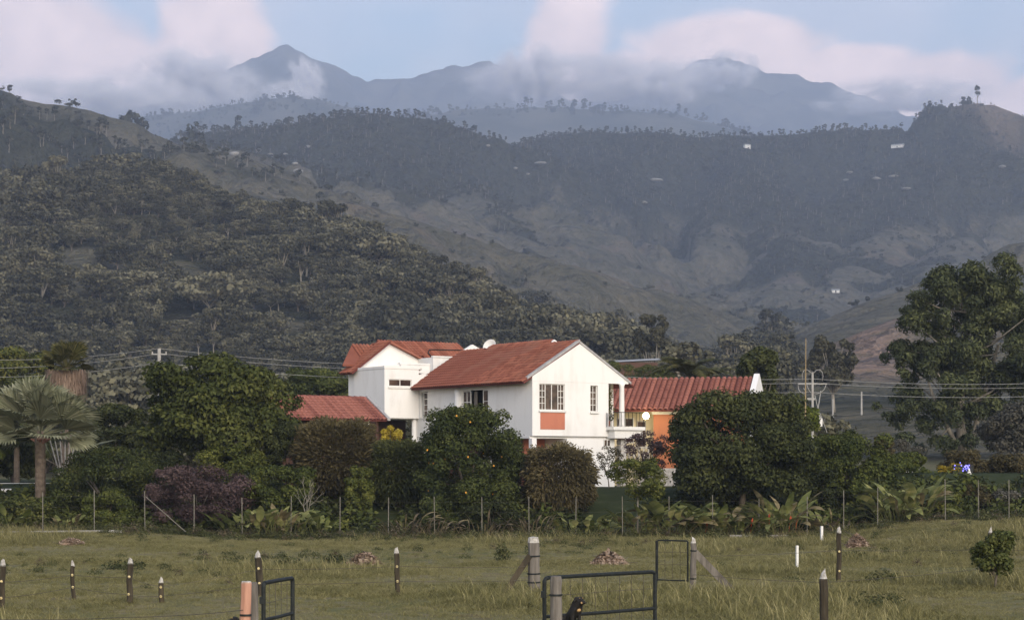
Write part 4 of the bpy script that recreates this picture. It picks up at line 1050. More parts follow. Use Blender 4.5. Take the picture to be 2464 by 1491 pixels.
for i in order:
    k = int(r0_.choice(6, p=[.28, .22, .14, .18, .09, .09])); x, y, z = P1[i]
    if k not in first:
        o = link('hillside_tree', WOOD[k], None, label=WL[k], cat='tree', group='trees of the wooded hill behind the house'); first[k] = o
    else:
        o = first[k].copy(); C.objects.link(o)
    s = (0.55 + 1.5*float(vnoise(x/26, y/26, 5)))*r0_.uniform(0.75, 1.3); o.location = (x, y, z); o.rotation_euler = (0, 0, r0_.uniform(0, 2*PI)); o.scale = (s, s, s*r0_.uniform(0.85, 1.15))
rest = np.setdiff1d(np.arange(len(P1)), order); Pr = P1[rest]
scatter('woods', Pr, r0_.uniform(0, 6.28, len(Pr)), (0.55 + 1.5*vnoise(Pr[:, 0]/26, Pr[:, 1]/26, 5))*r0_.uniform(0.75, 1.3, len(Pr)), r0_.choice(6, len(Pr), p=[.28, .22, .14, .18, .09, .09]), WOOD, 'dense mixed woodland covering the left hill', 'woods')
P1b = hill_pts(330, -80, 2000, 136, 235, lambda x, y, n: np.full(n, -1.0), 5.0)
P1b = P1b[(P1b[:, 0]/P1b[:, 1]*F + CX < 1930 - 900*np.clip((P1b[:, 1]-190)/60, 0, 0)) ]
sz = r0_.uniform(.5, 1.0, len(P1b)); scatter('woods', P1b, r0_.uniform(0, 6.28, len(P1b)), sz, r0_.choice([0, 1, 2, 3, 5], len(P1b)), WOOD, 'belt of trees on the valley floor behind the house', 'woods')
MW = [wood_mould(21, 3.8, 8.5, 130, 1.6, 'hillfar', 9, stem=0.2), wood_mould(22, 2.6, 12.5, 130, 1.5, 'hillfar', 8, stem=0.35, bark='barkpale', trunk=0.3), wood_mould(23, 4.2, 5.0, 110, 1.6, 'hillfar', 8, stem=0.1, flat=0.5), wood_mould(24, 3.0, 3.6, 90, 1.3, 'hillfar', 7, stem=0.05)]
P2 = hill_pts(15000, -80, 2560, 800, 2420, lambda x, y, n: r0_.uniform(0.25, 0.8, n), 4.6)
crest = sstep(P2[:, 2]/P2[:, 1], 0.11, 0.15)
vi2 = np.where(r0_.random(len(P2)) < 0.25 + 0.5*crest, r0_.choice([0, 1], len(P2)), r0_.choice([2, 3], len(P2)))
scatter('woods', P2, r0_.uniform(0, 6.28, len(P2)), r0_.uniform(0.35, 0.85, len(P2)), vi2, MW, 'bushes and timber covering the grey-blue mountain slopes', 'woods')
# scrub on the open grass slopes
P3 = hill_pts(2600, -80, 2560, 850, 2300, lambda x, y, n: r0_.uniform(-0.9, 0.5, n), 9)
scatter('scrub', P3, r0_.uniform(0, 6.28, len(P3)), r0_.uniform(0.25, 0.7, len(P3)), r0_.choice([2, 3], len(P3)), MW, 'scattered scrub on the bare mountain slopes', 'scrub')
# trees along the far ridge
xr = r0_.uniform(X(60, 4620), X(1800, 4620), 900); yr = r0_.uniform(4480, 4800, 900); zr_ = Hfar(xr, yr, 0)
scatter('woods', np.stack([xr, yr, zr_], 1), r0_.uniform(0, 6.28, 900), r0_.uniform(1.0, 1.9, 900)*np.where(vnoise(xr/80, yr*0, 3) > 0.5, 1.25, 0.7), r0_.choice([0, 1, 2], 900), MW, 'hazy timber along the distant blue ridge', 'woods')
# single trees standing on the skyline
for px, D, k, s, lab in ((163, 1335, 0, 2.6, 'round tree at the left end of the grassy saddle on the skyline'), (212, 1350, 2, 2.7, 'broad dark bush left of the tall trees on the grassy saddle'),
        (272, 1372, 0, 2.3, 'dark round tree beside the tall palms on the grassy saddle'), (297, 1376, 1, 2.7, 'tallest slender tree on the grassy saddle skyline'), (316, 1379, 1, 2.9, 'slender tree in the middle of the grassy saddle group'),
        (343, 1383, 1, 2.4, 'slender tree at the right of the grassy saddle group'), (432, 1440, 3, 3.0, 'small bush on the skyline where the saddle meets the mountain'), (473, 1490, 0, 2.6, 'dark round tree on the skyline at the foot of the middle mountain'),
        (572, 2000, 1, 1.9, 'lone tree rising from the crest of the middle mountain'), (2352, 2250, 1, 2.0, 'lone tall tree on the bare summit knob at the right'), (2325, 2255, 3, 3.4, 'bushes on top of the bare summit knob at the right'), (2262, 2250, 3, 2.0, 'small bush on the slope left of the bare summit knob')):
    x = X(px, D); o = link('skyline_tree', MW[k], None, (x, D, Hs(x, D)), lab, 'tree'); o.scale = (s*0.8, s*0.8, s); o.rotation_euler = (0, 0, px)
# pale rocks on the mountain side
def rock_mesh(seed):
    r = np.random.default_rng(seed); V = []; n1_, n2_ = 7, 10
    for i in range(n1_):
        for k in range(n2_):
            a, b = PI*i/(n1_-1), 2*PI*k/n2_; q = r.uniform(0.75, 1.15)
            V.append((q*math.sin(a)*math.cos(b), q*0.8*math.sin(a)*math.sin(b), q*0.55*math.cos(a)))
    Fs = [[i*n2_+k, i*n2_+(k+1) % n2_, (i+1)*n2_+(k+1) % n2_, (i+1)*n2_+k] for i in range(n1_-1) for k in range(n2_)]
    return mesh_np('boulder', np.array(V), np.array(Fs), M['rock'])
RK = [rock_mesh(s) for s in (1, 2, 3)]
rocks = [(px + r0_.normal(0, 5), py + r0_.normal(0, 4), r0_.uniform(2.5, 5.0)) for px, py in ((575,375),(590,390),(610,365),(640,378),(665,372),(690,380),(705,398),(560,402),(655,400),(720,415),(600,420),(745,352),(1175,352),(1240,415),(1260,440))]
for q, (px, py, s) in enumerate(rocks):
    D = on_slope(px, py, 1450, 2700); x = X(px, D)
    if q == 0: rk = o = link('boulder', RK[0], None, label='pale rock in the cluster on the left flank of the middle mountain', cat='rock', group='pale rocks on the mountainside')
    else: o = rk.copy(); o.data = RK[q % 3]; C.objects.link(o)
    o.location = (x, D, Hs(x, D)); o.scale = (s, s, s*0.8); o.rotation_euler = (0, 0, q)
for q, (px, py, s) in enumerate(((1580,446,6.5),(1548,488,5),(1485,412,4),(1300,398,5),(2045,420,5),(2035,436,4),(2150,425,4),(2110,432,5),(2410,408,5),(2180,460,4))):
    D = on_slope(px, py, 1450, 2700); x = X(px, D)
    if q == 0: rk = o = link('boulder', RK[1], None, label='pale rock patch showing among the trees of the right mountain', cat='rock', group='pale patches on the right mountain')
    else: o = rk.copy(); o.data = RK[q % 3]; C.objects.link(o)
    o.location = (x, D, Hs(x, D)); o.scale = (s*1.3, s, s*0.6); o.rotation_euler = (0, 0, q)

# ---- trees and bushes of the garden
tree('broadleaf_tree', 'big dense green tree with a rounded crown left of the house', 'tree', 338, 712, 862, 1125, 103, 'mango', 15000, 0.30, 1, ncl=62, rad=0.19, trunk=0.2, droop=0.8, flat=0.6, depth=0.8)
tree('round_shrub', 'rounded glossy green shrub with yellowish tips below the fan palm', 'shrub', 132, 388, 1080, 1222, 97, 'round', 9000, 0.17, 2, ncl=50, rad=0.2, trunk=0.08, hollow=0.5)
tree('purple_shrub', 'mauve-brown leaved shrub by the fence between two green shrubs', 'shrub', 348, 612, 1118, 1258, 95.5, 'purple', 8500, 0.15, 3, ncl=52, rad=0.17, trunk=0.06, hollow=0.45)
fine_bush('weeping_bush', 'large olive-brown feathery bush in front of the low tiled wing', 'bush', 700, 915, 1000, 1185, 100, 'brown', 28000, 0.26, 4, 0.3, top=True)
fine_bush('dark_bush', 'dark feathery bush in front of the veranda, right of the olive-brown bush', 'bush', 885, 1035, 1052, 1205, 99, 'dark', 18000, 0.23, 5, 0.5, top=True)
orange_t, ocl = tree('orange_tree', 'dark green citrus tree dotted with small orange fruits before the long wall', 'tree', 1008, 1258, 968, 1262, 97, 'citrus', 19000, 0.18, 6, ncl=84, rad=0.19, trunk=0.12, hollow=0.5, pear=0.12)
r_ = np.random.default_rng(5)
fm = MB().lathe([(0.005,-0.05),(0.035,-0.035),(0.05,0),(0.035,0.035),(0.005,0.05)], 7).mesh('fruit', M['fruit'], True)
for k in range(34):
    c = ocl[r_.integers(len(ocl))]; d = r_.normal(size=3); d[1] = -abs(d[1]); d /= np.linalg.norm(d)
    o = link('fruit', fm, orange_t, tuple(c[:3] + d*c[3:6]*1.02))
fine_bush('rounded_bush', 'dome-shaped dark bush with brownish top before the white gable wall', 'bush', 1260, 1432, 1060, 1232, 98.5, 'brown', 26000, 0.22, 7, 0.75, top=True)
tree('big_dark_tree', 'big dark green tree covering the right wing of the house', 'tree', 1612, 1955, 940, 1212, 98, 'dark', 19000, 0.24, 8, ncl=76, rad=0.2, trunk=0.17, droop=0.8, pear=0.06, depth=0.85)
tree('lime_shrub', 'bright yellow-green bush at the foot of the utility pole', 'bush', 1878, 1975, 970, 1062, 112, 'lime', 3800, 0.2, 9, ncl=26, trunk=0.07)
tree('wide_bush', 'wide green bush with brownish top right of the big dark tree', 'bush', 1935, 2150, 1030, 1215, 101, 'bush', 10500, 0.2, 10, ncl=50, rad=0.22, trunk=0.1, droop=0.6)
tree('bush', 'loose green bush beside the white garden wall', 'bush', 2060, 2235, 1105, 1225, 103, 'bush', 5200, 0.2, 11, ncl=34, trunk=0.07)
tree('bush', 'dark round bush in the shade behind the fan palm', 'bush', 205, 352, 975, 1095, 115, 'dark', 5200, 0.24, 12, ncl=30, trunk=0.09)
tree('sapling', 'slim young tree with a thin pale trunk on the lawn right of the dome bush', 'tree', 1462, 1606, 1098, 1205, 92.5, 'bush', 2600, 0.15, 13, ncl=30, rad=0.2, trunk=0.045, hollow=0.3, bark='barkpale', split=0.72)
tree('shrub', 'reddish-brown twiggy shrub below the porch of the right wing', 'shrub', 1490, 1612, 1040, 1128, 105, 'purple', 1300, 0.14, 14, ncl=26, rad=0.2, trunk=0.05, hollow=0.2, nb=22)
tree('shrub', 'thin bare shrub against the lower white wall', 'shrub', 1432, 1500, 1072, 1140, 104.5, 'brown', 420, 0.12, 15, ncl=20, trunk=0.03, nb=18)
tree('flowering_shrub', 'shrub with white blossoms in front of the low garden wall', 'shrub', 2105, 2222, 1055, 1135, 109, 'grey', 1300, 0.15, 16, ncl=24, trunk=0.05)
tree('low_hedge', 'low brown-green hedge below the white figurine', 'hedge', 2262, 2400, 1082, 1172, 107, 'brown', 5200, 0.18, 17, ncl=36, trunk=0.06)
tree('low_hedge', 'brown-green bush at the right end of the garden', 'hedge', 2380, 2520, 1090, 1178, 106, 'brown', 5000, 0.18, 18, ncl=36, trunk=0.06)
tree('yellow_shrub', 'small ochre-yellow shrub beside the blue light', 'shrub', 2258, 2322, 1112, 1150, 104, 'yellow', 900, 0.12, 19, ncl=14, trunk=0.04)
tree('yellow_shrub', 'bright yellow flowering shrub in front of the dark veranda', 'shrub', 918, 966, 1024, 1080, 103, 'yellow', 1500, 0.13, 20, ncl=14, rad=0.34, trunk=0.05)
tree('grey_bush', 'rounded grey-brown tree at the right edge below the eucalyptus', 'tree', 2362, 2540, 965, 1092, 138, 'grey', 5200, 0.3, 21, ncl=32, trunk=0.12)
tree('garden_tree', 'tall dark leafy tree behind the white end of the right wing', 'tree', 1775, 1868, 822, 960, 136, 'dark', 4200, 0.36, 22, ncl=26, rad=0.28, trunk=0.14, hollow=0.3)
tree('round_tree', 'grey dome-shaped tree with pale stems behind the utility pole', 'tree', 1952, 2058, 800, 935, 290, 'hill', 4200, 0.6, 23, ncl=26, trunk=0.3, bark='barkpale', nb=14, bottom=-0.5)
tree('round_tree', 'dark tree with bare pale stems behind the ridge of the right wing', 'tree', 1528, 1618, 752, 845, 330, 'hill', 3600, 0.6, 24, ncl=22, trunk=0.3, bark='barkpale', nb=12, bottom=-0.4)
tree('bush', 'dark bush beneath the big round tree, right of the mauve shrub', 'bush', 590, 760, 1120, 1230, 97, 'bush', 5200, 0.19, 25, ncl=34, trunk=0.06)
tree('bush', 'dark green bush hiding the porch between citrus tree and dome bush', 'bush', 1180, 1300, 1085, 1210, 102, 'dark', 4200, 0.2, 26, ncl=30, trunk=0.06)
tree('garden_tree', 'olive tree behind the left edge palms at the foot of the hill', 'tree', -40, 130, 830, 960, 150, 'round', 5200, 0.36, 27, ncl=30, trunk=0.16)
tree('garden_tree', 'dark leafy mass behind the trunk of the fan palm', 'tree', -60, 120, 1010, 1150, 112, 'dark', 6000, 0.26, 28, ncl=34, trunk=0.12)
tree('garden_tree', 'bushy tree between the low tiled wing and the rear block', 'tree', 690, 860, 885, 985, 150, 'citrus', 5200, 0.32, 29, ncl=30, trunk=0.14)
for q, (a0, a1, ya, yb2, D, fo, lab) in enumerate((
    (325,450,985,1125,106,'dark','dark mass of leaves behind the left edge of the big round tree'), (1440,1530,868,960,190,'bush','bushy tree under the pale sheet roof behind the house'), (1520,1625,872,960,185,'citrus','leafy tree right of the pale sheet roof behind the house'),
    (330,470,1085,1200,100,'dark','dark bush in the gap under the left side of the big round tree'), (480,640,1060,1180,100.5,'bush','leafy bush under the right side of the big round tree'),
    (640,740,1010,1160,101,'dark','dark bush between the big round tree and the olive-brown bush'), (200,330,1180,1290,94.5,'bush','low green bush by the second fence post'), (-20,140,1195,1285,94,'round','leafy low hedge at the far left fence'),
    (830,900,1120,1230,97,'bush','small green bush below the olive-brown bush'), (1010,1110,1190,1290,94.5,'citrus','low bush under the left side of the citrus tree'), (1110,1250,1200,1295,94.2,'dark','low dark bush under the citrus tree'),
    (1930,2040,1130,1245,98,'dark','shaded dark bush between the big dark tree and the pale heliconia'), (2040,2130,1160,1262,97,'bush','green bush left of the pale heliconia'), (2225,2310,1170,1275,94.5,'bush','round green bush at the right foot of the pale heliconia'),
    (2300,2390,1165,1265,97,'brown','brownish bush near the right end of the fence'), (2390,2500,1170,1268,96.5,'grey','greyish bush at the right end of the fence'), (1598,1700,1000,1130,103,'dark','dark bush against the orange wall'), (1840,1960,1060,1180,104,'bush','green bush behind the right side of the big dark tree'),
    (2095,2150,1045,1120,107,'brown','brown shrub left of the white garden wall'), (2150,2230,1088,1130,106.5,'bush','low green shrub covering the foot of the white garden wall'))):
    tree('bush', lab, 'bush', a0, a1, ya, yb2, D, fo, 3600, .17, 200+q, ncl=30, trunk=.05)
# bare grey tree
bt = thing('bare_tree', 'leafless pale grey tree standing before the olive-brown bush', 'tree', (X(735, 94.5), 94.5, Hs(X(735, 94.5), 94.5)))
mb = MB(); rr_ = np.random.default_rng(31)
def grow(p, d, L, rad, dep):
    q = p + d*L; mb.tube([p, p.lerp(q, .5) + Vector(rr_.normal(0, .03, 3))*L, q], [rad, rad*.85, rad*.65], 5, False)
    if dep == 0: return
    for _ in range(3 if dep > 2 else 2): grow(q, (d + Vector(rr_.normal(0, .42, 3)) + Vector((0,0,.12))).normalized(), L*rr_.uniform(.62, .85), rad*.6, dep-1)
grow(Vector((0,0,-.1)), Vector((0.05,0,1)), 0.95, 0.055, 4)
mb.obj('trunk', M['barkpale'], bt, smooth=True)
# eucalyptus: clumps hung on long limbs with sky gaps
def eucalyptus():
    D = 150; s = D/F; r = np.random.default_rng(41); x = X(2318, D); zb = Hs(x, D); t = thing('eucalyptus_tree', 'huge eucalyptus with layered grey-green clumps towering over the right side', 'tree', (x, D, zb))
    cl = []
    for px, py, w_ in ((2300,655,75),(2340,672,60),(2398,668,70),(2432,690,60),(2262,700,62),(2225,735,58),(2300,720,55),(2360,715,60),(2452,730,62),(2400,740,50),(2215,785,55),(2255,775,62),(2305,790,62),(2360,775,58),(2430,790,60),(2475,775,60),
                      (2180,835,48),(2218,845,60),(2270,850,62),(2330,850,64),(2390,845,60),(2450,860,64),(2500,840,60),(2160,870,34),(2290,895,62),(2345,915,58),(2410,920,60),(2470,925,56),(2235,905,48),(2180,955,46),(2225,970,58),(2275,985,56),(2330,985,52),(2400,990,52),(2460,985,50),(2260,1040,50),(2310,1045,46),(2200,1010,44),(2350,1050,40),(2140,962,30),(2310,880,60),(2370,960,55),(2300,930,55),(2435,900,55),(2350,815,55),(2420,1020,46)):
        for q in range(4):
            jx, jy = r.normal(0, 20, 2); cl.append(((px + jx)*s - (CX)*s - x, r.normal(0, 2.2), Zp(py + jy + 10, D) - zb, w_*s*0.56*r.uniform(.7, 1.15), w_*s*0.56, w_*s*0.42*r.uniform(.8, 1.2)))
    cl = np.array(cl); Q, ti = clump_leaves(r, cl, 72000, 0.34, 0.3, 0.6, 0.4, 0.9, 0.5)
    quads_obj('crown', Q, FOL['euca'], ti, t)
    m_ = MB(); fork = [Vector((0,0,-.4)), Vector((-.3,0,4)), Vector((.1,0,8)), Vector((.4,0,11.5))]
    m_.tube(fork, [.42,.34,.25,.15], 9)
    m_.tube([(0.2,0,0),(1.6,0.3,4.5),(2.8,.2,9)], [.24,.2,.1], 7); m_.tube([(-.2,0,.5),(-2,0.2,4),(-2.9,0,6.5)], [.22,.16,.08], 7)
    for c in cl[::4]:
        b0 = min(fork[1:], key=lambda f: abs(f.z - (c[2]-2.2))); cc_ = Vector(c[:3]); m_.tube([b0, b0.lerp(cc_, .55) + Vector((0,0,-.3)), cc_], [.09,.06,.03], 5)
    m_.obj('trunk', M['barkpale'], t, smooth=True)
eucalyptus()

# ---- palms
def fan_frond(r, R, petiole, mt, n=22, spread=2.5, cup=0.25):
    V = []; Fs = []; ti = []
    for k in range(n):
        a = -spread/2 + spread*k/(n-1); a2 = spread/(n-1)*0.60; Rr = R*(1 - 0.25*abs(a)/spread)*r.uniform(.92, 1.05); b = len(V); z = cup*R*abs(a)/spread
        c, s_ = math.cos, math.sin
        V += [(0, petiole, 0), (0.76*Rr*s_(a-a2), petiole + 0.76*Rr*c(a-a2), z*.7 + 0.02), (0.78*Rr*s_(a), petiole + 0.78*Rr*c(a), z*.7 - 0.03), (0.76*Rr*s_(a+a2), petiole + 0.76*Rr*c(a+a2), z*.7 + 0.02), (Rr*s_(a), petiole + Rr*c(a), z - 0.12*R)]
        Fs += [[b, b+1, b+2, b+2], [b, b+2, b+3, b+3], [b+1, b+4, b+2, b+2], [b+2, b+4, b+3, b+3]]; q = np.clip(0.45 + 0.22*r.normal() + (0.15 if k % 2 else -0.1), 0, 1); ti += [q, q+.08, q, q+.08]
    b = len(V); V += [(-.035, 0, 0), (.035, 0, 0), (.03, petiole+.1, -.01), (-.03, petiole+.1, -.01), (0, petiole/2, -.06), (0,0,-.05)]; Fs += [[b, b+1, b+2, b+3], [b+1, b+5, b+4, b+2], [b+5, b, b+3, b+4]]; ti += [.8, .8, .8]
    Fs = [f if f[2] != f[3] else f[:3] for f in Fs]
    return mesh_np('frond', np.array(V, float), Fs, mt, np.clip(ti, 0, 1))
Dp = 98; xp = X(97, Dp); zp_ = Hs(xp, Dp)
fp = thing('fan_palm', 'silvery fan palm with stiff round leaves at the left by the drive', 'palm', (xp, Dp, zp_))
r = np.random.default_rng(51); zt = Zp(1060, Dp) - zp_
mb = MB(); pr = [(0.36,-.2),(0.30,.3)] + [(0.26 + .025*(k % 2), .5 + k*.18) for k in range(int((zt-.5)/.18))] + [(0.3, zt), (0.2, zt+.5)]
mb.lathe(pr, 12); mb.obj('trunk', M['palmtrunk'], fp)
sk = MB()
for k in range(26): a = r.uniform(0, 2*PI); sk.tube([(.22*math.cos(a), .22*math.sin(a), zt-.15+r.uniform(0,.25)), (.5*math.cos(a), .5*math.sin(a), zt+.1)], [.05,.03], 4)
sk.obj('leaf_base', simple('dead_leaf_bases', (0.16,0.075,0.055), (0.24,0.13,0.10), 6), fp)
fr_m = [fan_frond(r, 1.75*r.uniform(.9, 1.1), 1.45, FOL['fan'], 24) for _ in range(5)]
for k in range(38):
    az_ = 2.399*k; e = math.radians(88 - 100*(k/37)**0.9); o = link('frond', fr_m[k % 5], fp, (0, 0, zt + .32))
    o.rotation_euler = (e, r.normal(0, .35), az_); sc = r.uniform(.85, 1.1); o.scale = (sc, sc, sc)
# washingtonia with a skirt of dead fronds
Dq = 124; xq = X(160, Dq); zq = Hs(xq, Dq); wp = thing('skirted_palm', 'thick palm with a pinkish skirt of dead hanging fronds behind the fan palm', 'palm', (xq, Dq, zq))
ztop = Zp(885, Dq) - zq; MB().lathe([(.5,-.2),(.4,1),(.36,ztop)], 10).obj('trunk', M['palmtrunk'], wp)
n = 2600; a = r.uniform(0, 2*PI, n); zz = r.uniform(ztop-2.3, ztop-.1, n); rad_ = 1.28*(1 - .25*(ztop - zz)/2.3) + r.normal(0, .08, n)
pos = np.stack([rad_*np.cos(a), rad_*np.sin(a), zz], 1); L_ = r.uniform(.3, .9, n)[:, None]; sd = np.stack([-np.sin(a), np.cos(a), a*0], 1)*.035
dn = np.stack([r.normal(0, .12, n), r.normal(0, .12, n), -np.ones(n)], 1)*L_
quads_obj('skirt', np.stack([pos - sd, pos + sd, pos + sd*.6 + dn, pos - sd*.6 + dn], 1), FOL['skirt'], np.clip(r.normal(.5, .25, n), 0, 1), wp)
fr_g = [fan_frond(r, 1.0, .9, FOL['palm'], 18) for _ in range(3)]
for k in range(26):
    o = link('frond', fr_g[k % 3], wp, (0, 0, ztop)); o.rotation_euler = (math.radians(80 - 85*k/25), r.normal(0, .3), 2.399*k); sc = r.uniform(.8, 1.2); o.scale = (sc, sc, sc)
# arching palm with pale stalks (traveller style) right of the fan palm
Ds = 103; xs = X(158, Ds); zs = Hs(xs, Ds); cp_ = thing('clump_palm', 'palm clump with a spray of pale upright leaf stalks behind the round shrub', 'palm', (xs, Ds, zs))
cl_m = [blade_mesh(r, 1.7, .5, r.uniform(.3, .9), 2.0, FOL['fan']) for _ in range(3)]
for k in range(9):
    o = link('leaf', cl_m[k % 3], cp_, (r.normal(0, .12), 0, 0)); o.rotation_euler = (0, (k-4)*.11 - 0.15, 0 if k > 3 else PI*0); 
mb = MB()
for k in range(7): mb.tube([((k-3)*.06, -.1, .1), ((k-3)*.27, -.15, 2.35)], [.045, .03], 5)
mb.obj('stalk', M['stone'], cp_)
# yellowish fronds at the left edge, palm tops behind the right roof
def feather_palm(name, label, px, D, ztop_px, nf, L, fol, seed, trunk=.15):
    r = np.random.default_rng(seed); x = X(px, D); zb = Hs(x, D); zt = Zp(ztop_px, D) - zb; t = thing(name, label, 'palm', (x, D, zb)); MB().lathe([(trunk*1.2,-.2),(trunk,zt)], 8).obj('trunk', M['palmtrunk'], t)
    ms_ = []
    for v in range(3):
        Qs = []; n_ = 26; arch = r.uniform(1.3, 1.9); p = np.zeros(3); ang = .25
        for k in range(n_):
            st_ = np.array([math.sin(ang), 0, math.cos(ang)])*L/n_; p = p + st_; ang += arch/n_; w_ = L*.22*math.sin(PI*(k+2)/(n_+3))
            for sg in (-1, 1): tp = p + np.array([st_[0]*2.2, sg*w_, st_[2]*2.2 - w_*.35]); Qs.append([p - st_*.5, p + st_*.5, tp, tp - st_*.3])
        Qs = np.array(Qs); V = Qs.reshape(-1, 3); ms_.append(mesh_np('frond', V, np.arange(len(V)).reshape(-1, 4), FOL[fol], np.clip(r.normal(.5, .2, len(Qs)), 0, 1)))
    for k in range(nf):
        o = link('frond', ms_[k % 3], t, (0, 0, zt)); o.rotation_euler = (r.normal(0, .1), r.uniform(-.1, .9)*(.3 + k/nf), 2.399*k); sc = r.uniform(.8, 1.15); o.scale = (sc, sc, sc)
feather_palm('palm', 'low palm with yellowish fronds cut by the left edge of the picture', -14, 99, 1085, 16, 1.9, 'lime', 61)
feather_palm('palm', 'broad ochre-green palm top rising just behind the ridge of the right wing', 1655, 140, 905, 26, 2.9, 'palm', 62)
feather_palm('palm', 'ochre-green palm top right of the first one behind the right wing ridge', 1700, 143, 912, 20, 2.2, 'palm', 63)
feather_palm('palm', 'dark drooping palm at the far left below the fan palm', 40, 108, 1075, 22, 2.6, 'dark', 64)
# ---- tall-leaved plants along the fence
HG = 'heliconia clumps along the garden fence'
for px, D, h, n, sd, mats, lab, fl, spr in (
    (590, 93, 1.9, 40, 71, ['heli','bush','heli'], 'leafy heliconia clump in front of the mauve shrub', 0, .9), (680, 93, 1.9, 44, 72, ['heli','heli','helidry'], 'heliconia clump with a white bloom below the bare grey tree', 0, 1.0),
    (770, 92.8, 1.6, 30, 73, ['heli','bush'], 'small heliconia clump right of the bare grey tree', 0, .7), (1400, 93, 1.35, 40, 74, ['heli'], 'low bright green heliconia clump below the dome bush', 0, 1.0),
    (1465, 93, 1.2, 28, 75, ['heli','bush'], 'low green heliconia clump left of the slim young tree', 0, .7), (1615, 92.6, 2.2, 44, 76, ['heli','heli','helidry'], 'tall heliconia clump at the left foot of the big dark tree', 0, .8),
    (1700, 92.6, 1.9, 40, 77, ['heli','bush','helidry'], 'heliconia clump under the trunk of the big dark tree', 2, .9), (1790, 92.6, 1.7, 40, 78, ['heli','bush','helidry'], 'heliconia clump with broad drooping leaves right of the dark trunk', 1, 1.0),
    (1880, 92.5, 2.5, 54, 79, ['heli','helidry','heli'], 'tall yellowish heliconia clump with red bracts near the white stake', 4, .75), (1980, 93, 1.3, 18, 80, ['helidry','heli'], 'drooping dry heliconia by the fence right of the red-bract clump', 0, .5),
    (2190, 92.8, 2.75, 70, 81, ['heli','helidry','heli'], 'large pale-leaved heliconia clump at the right of the fence', 0, .9), (1550, 93, 1.9, 40, 90, ['heli','heli','helidry'], 'pale heliconia clump between the slim young tree and the big dark tree', 0, .8), (1745, 92.4, 2.1, 36, 91, ['heli','helidry'], 'upright pale heliconia clump in the middle of the row under the big dark tree', 0, .7), (2150, 92.6, 2.2, 40, 92, ['heli','heli'], 'pale green heliconia clump on the left side of the large pale-leaved one', 0, .7), (640, 92.6, 1.7, 30, 93, ['heli','helidry'], 'heliconia clump with yellowing leaves between the mauve shrub and the bare tree', 0, .7), (30, 93, 1.4, 30, 82, ['heli','bush'], 'leafy clump by the fence at the far left', 0, 1.1),
    (150, 92.8, 1.2, 26, 83, ['heli','helidry'], 'low leafy clump with yellowing leaves by the second fence post', 0, .8)):
    clump_plant('heliconia', lab, 'plant', px, 0, D, h, n, sd, mats, HG, spr, width=.40 if h > 1.8 else .32, flower=fl)
for px, D, h, n, sd, lab in ((975, 92.7, 1.65, 46, 85, 'patch of dry brown stalks by the fence left of the citrus tree'), (1050, 92.6, 1.4, 34, 86, 'dry stalks under the left side of the citrus tree'), (1275, 92.6, 1.6, 44, 87, 'patch of dry maize-like stalks behind the white-capped corner post'), (1160, 92.6, 1.3, 30, 88, 'brownish stalks under the right side of the citrus tree'), (2010, 93, 1.2, 22, 89, 'thin dry stalks by the fence at the right')):
    clump_plant('dry_plant', lab, 'plant', px, 0, D, h, n, sd, ['dry', 'helidry', 'dry'], 'dry stalk patches along the fence', .8, .10, (.3, 1.6), .3)
# ---- weeds and grass
def tuft(seed, n, h, sp, wd, fol, lean=.5):
    r = np.random.default_rng(seed); a = r.uniform(0, 2*PI, n); q = sp*np.sqrt(r.random(n)); b = np.stack([q*np.cos(a), q*np.sin(a), -.03 + 0*a], 1); hh = h*r.uniform(.45, 1.2, n)
    d = r.normal(0, lean, (n, 2)); top = b + np.stack([d[:, 0]*hh, d[:, 1]*hh, hh], 1); mid = b + np.stack([d[:, 0]*hh*.3, d[:, 1]*hh*.3, hh*.6], 1); sd = np.stack([np.cos(a*3), np.sin(a*3), 0*a], 1)*wd/2
    Q = np.stack([b - sd, b + sd, mid + sd*.8, mid - sd*.8], 1); Q2 = np.stack([mid - sd*.8, mid + sd*.8, top + sd*.15, top - sd*.15], 1); ti = np.clip(.42 + .2*r.normal(size=n), 0, 1)
    A = np.concatenate([Q, Q2]); V = A.reshape(-1, 3); return mesh_np('tuft', V, np.arange(len(V)).reshape(-1, 4), FOL[fol], np.concatenate([ti, ti + .1]))
def weed(seed, n, h, w, leaf, fol):
    r = np.random.default_rng(seed); p = r.normal(size=(n, 3)); p /= np.linalg.norm(p, axis=1, keepdims=True); p[:, 2] = np.abs(p[:, 2]); p *= r.uniform(.4, 1, (n, 1)); pos = p*np.array([w, w, h]) + np.array([0, 0, .02])
    Q = leaf_quads(r, pos, p + r.normal(0, .6, (n, 3)) + np.array([0, 0, .4]), leaf, .5, .2); V = Q.reshape(-1, 3); return mesh_np('weed', V, np.arange(len(V)).reshape(-1, 4), FOL[fol], np.clip(.42 + .2*r.normal(size=n) + .25*(p[:, 2]-.5), 0, 1))
GT = [tuft(1, 20, .085, .18, .013, 'grass', .8), tuft(2, 18, .12, .16, .012, 'grass', .9), tuft(3, 22, .06, .22, .014, 'grass', 1.0), tuft(4, 9, .24, .10, .011, 'grass', .5)]
rg = np.random.default_rng(123)
def field_pts(n, y0, y1, m=1.08):
    y = rg.uniform(y0**2, y1**2, n)**.5; x = rg.uniform(-1, 1, n)*(1232/F*m)*y; return x, y
x, y = field_pts(120000, 27, 93); dn_ = fbm(x, y, 7, 3, 201); k = rg.random(len(x)) < np.clip(.35 + 1.5*(dn_ - .35), .12, 1); x, y, dn_ = x[k], y[k], dn_[k]
vi = np.where((dn_ > .60) & (rg.random(len(x)) < .16), 3, rg.choice([0, 1, 2], len(x)))
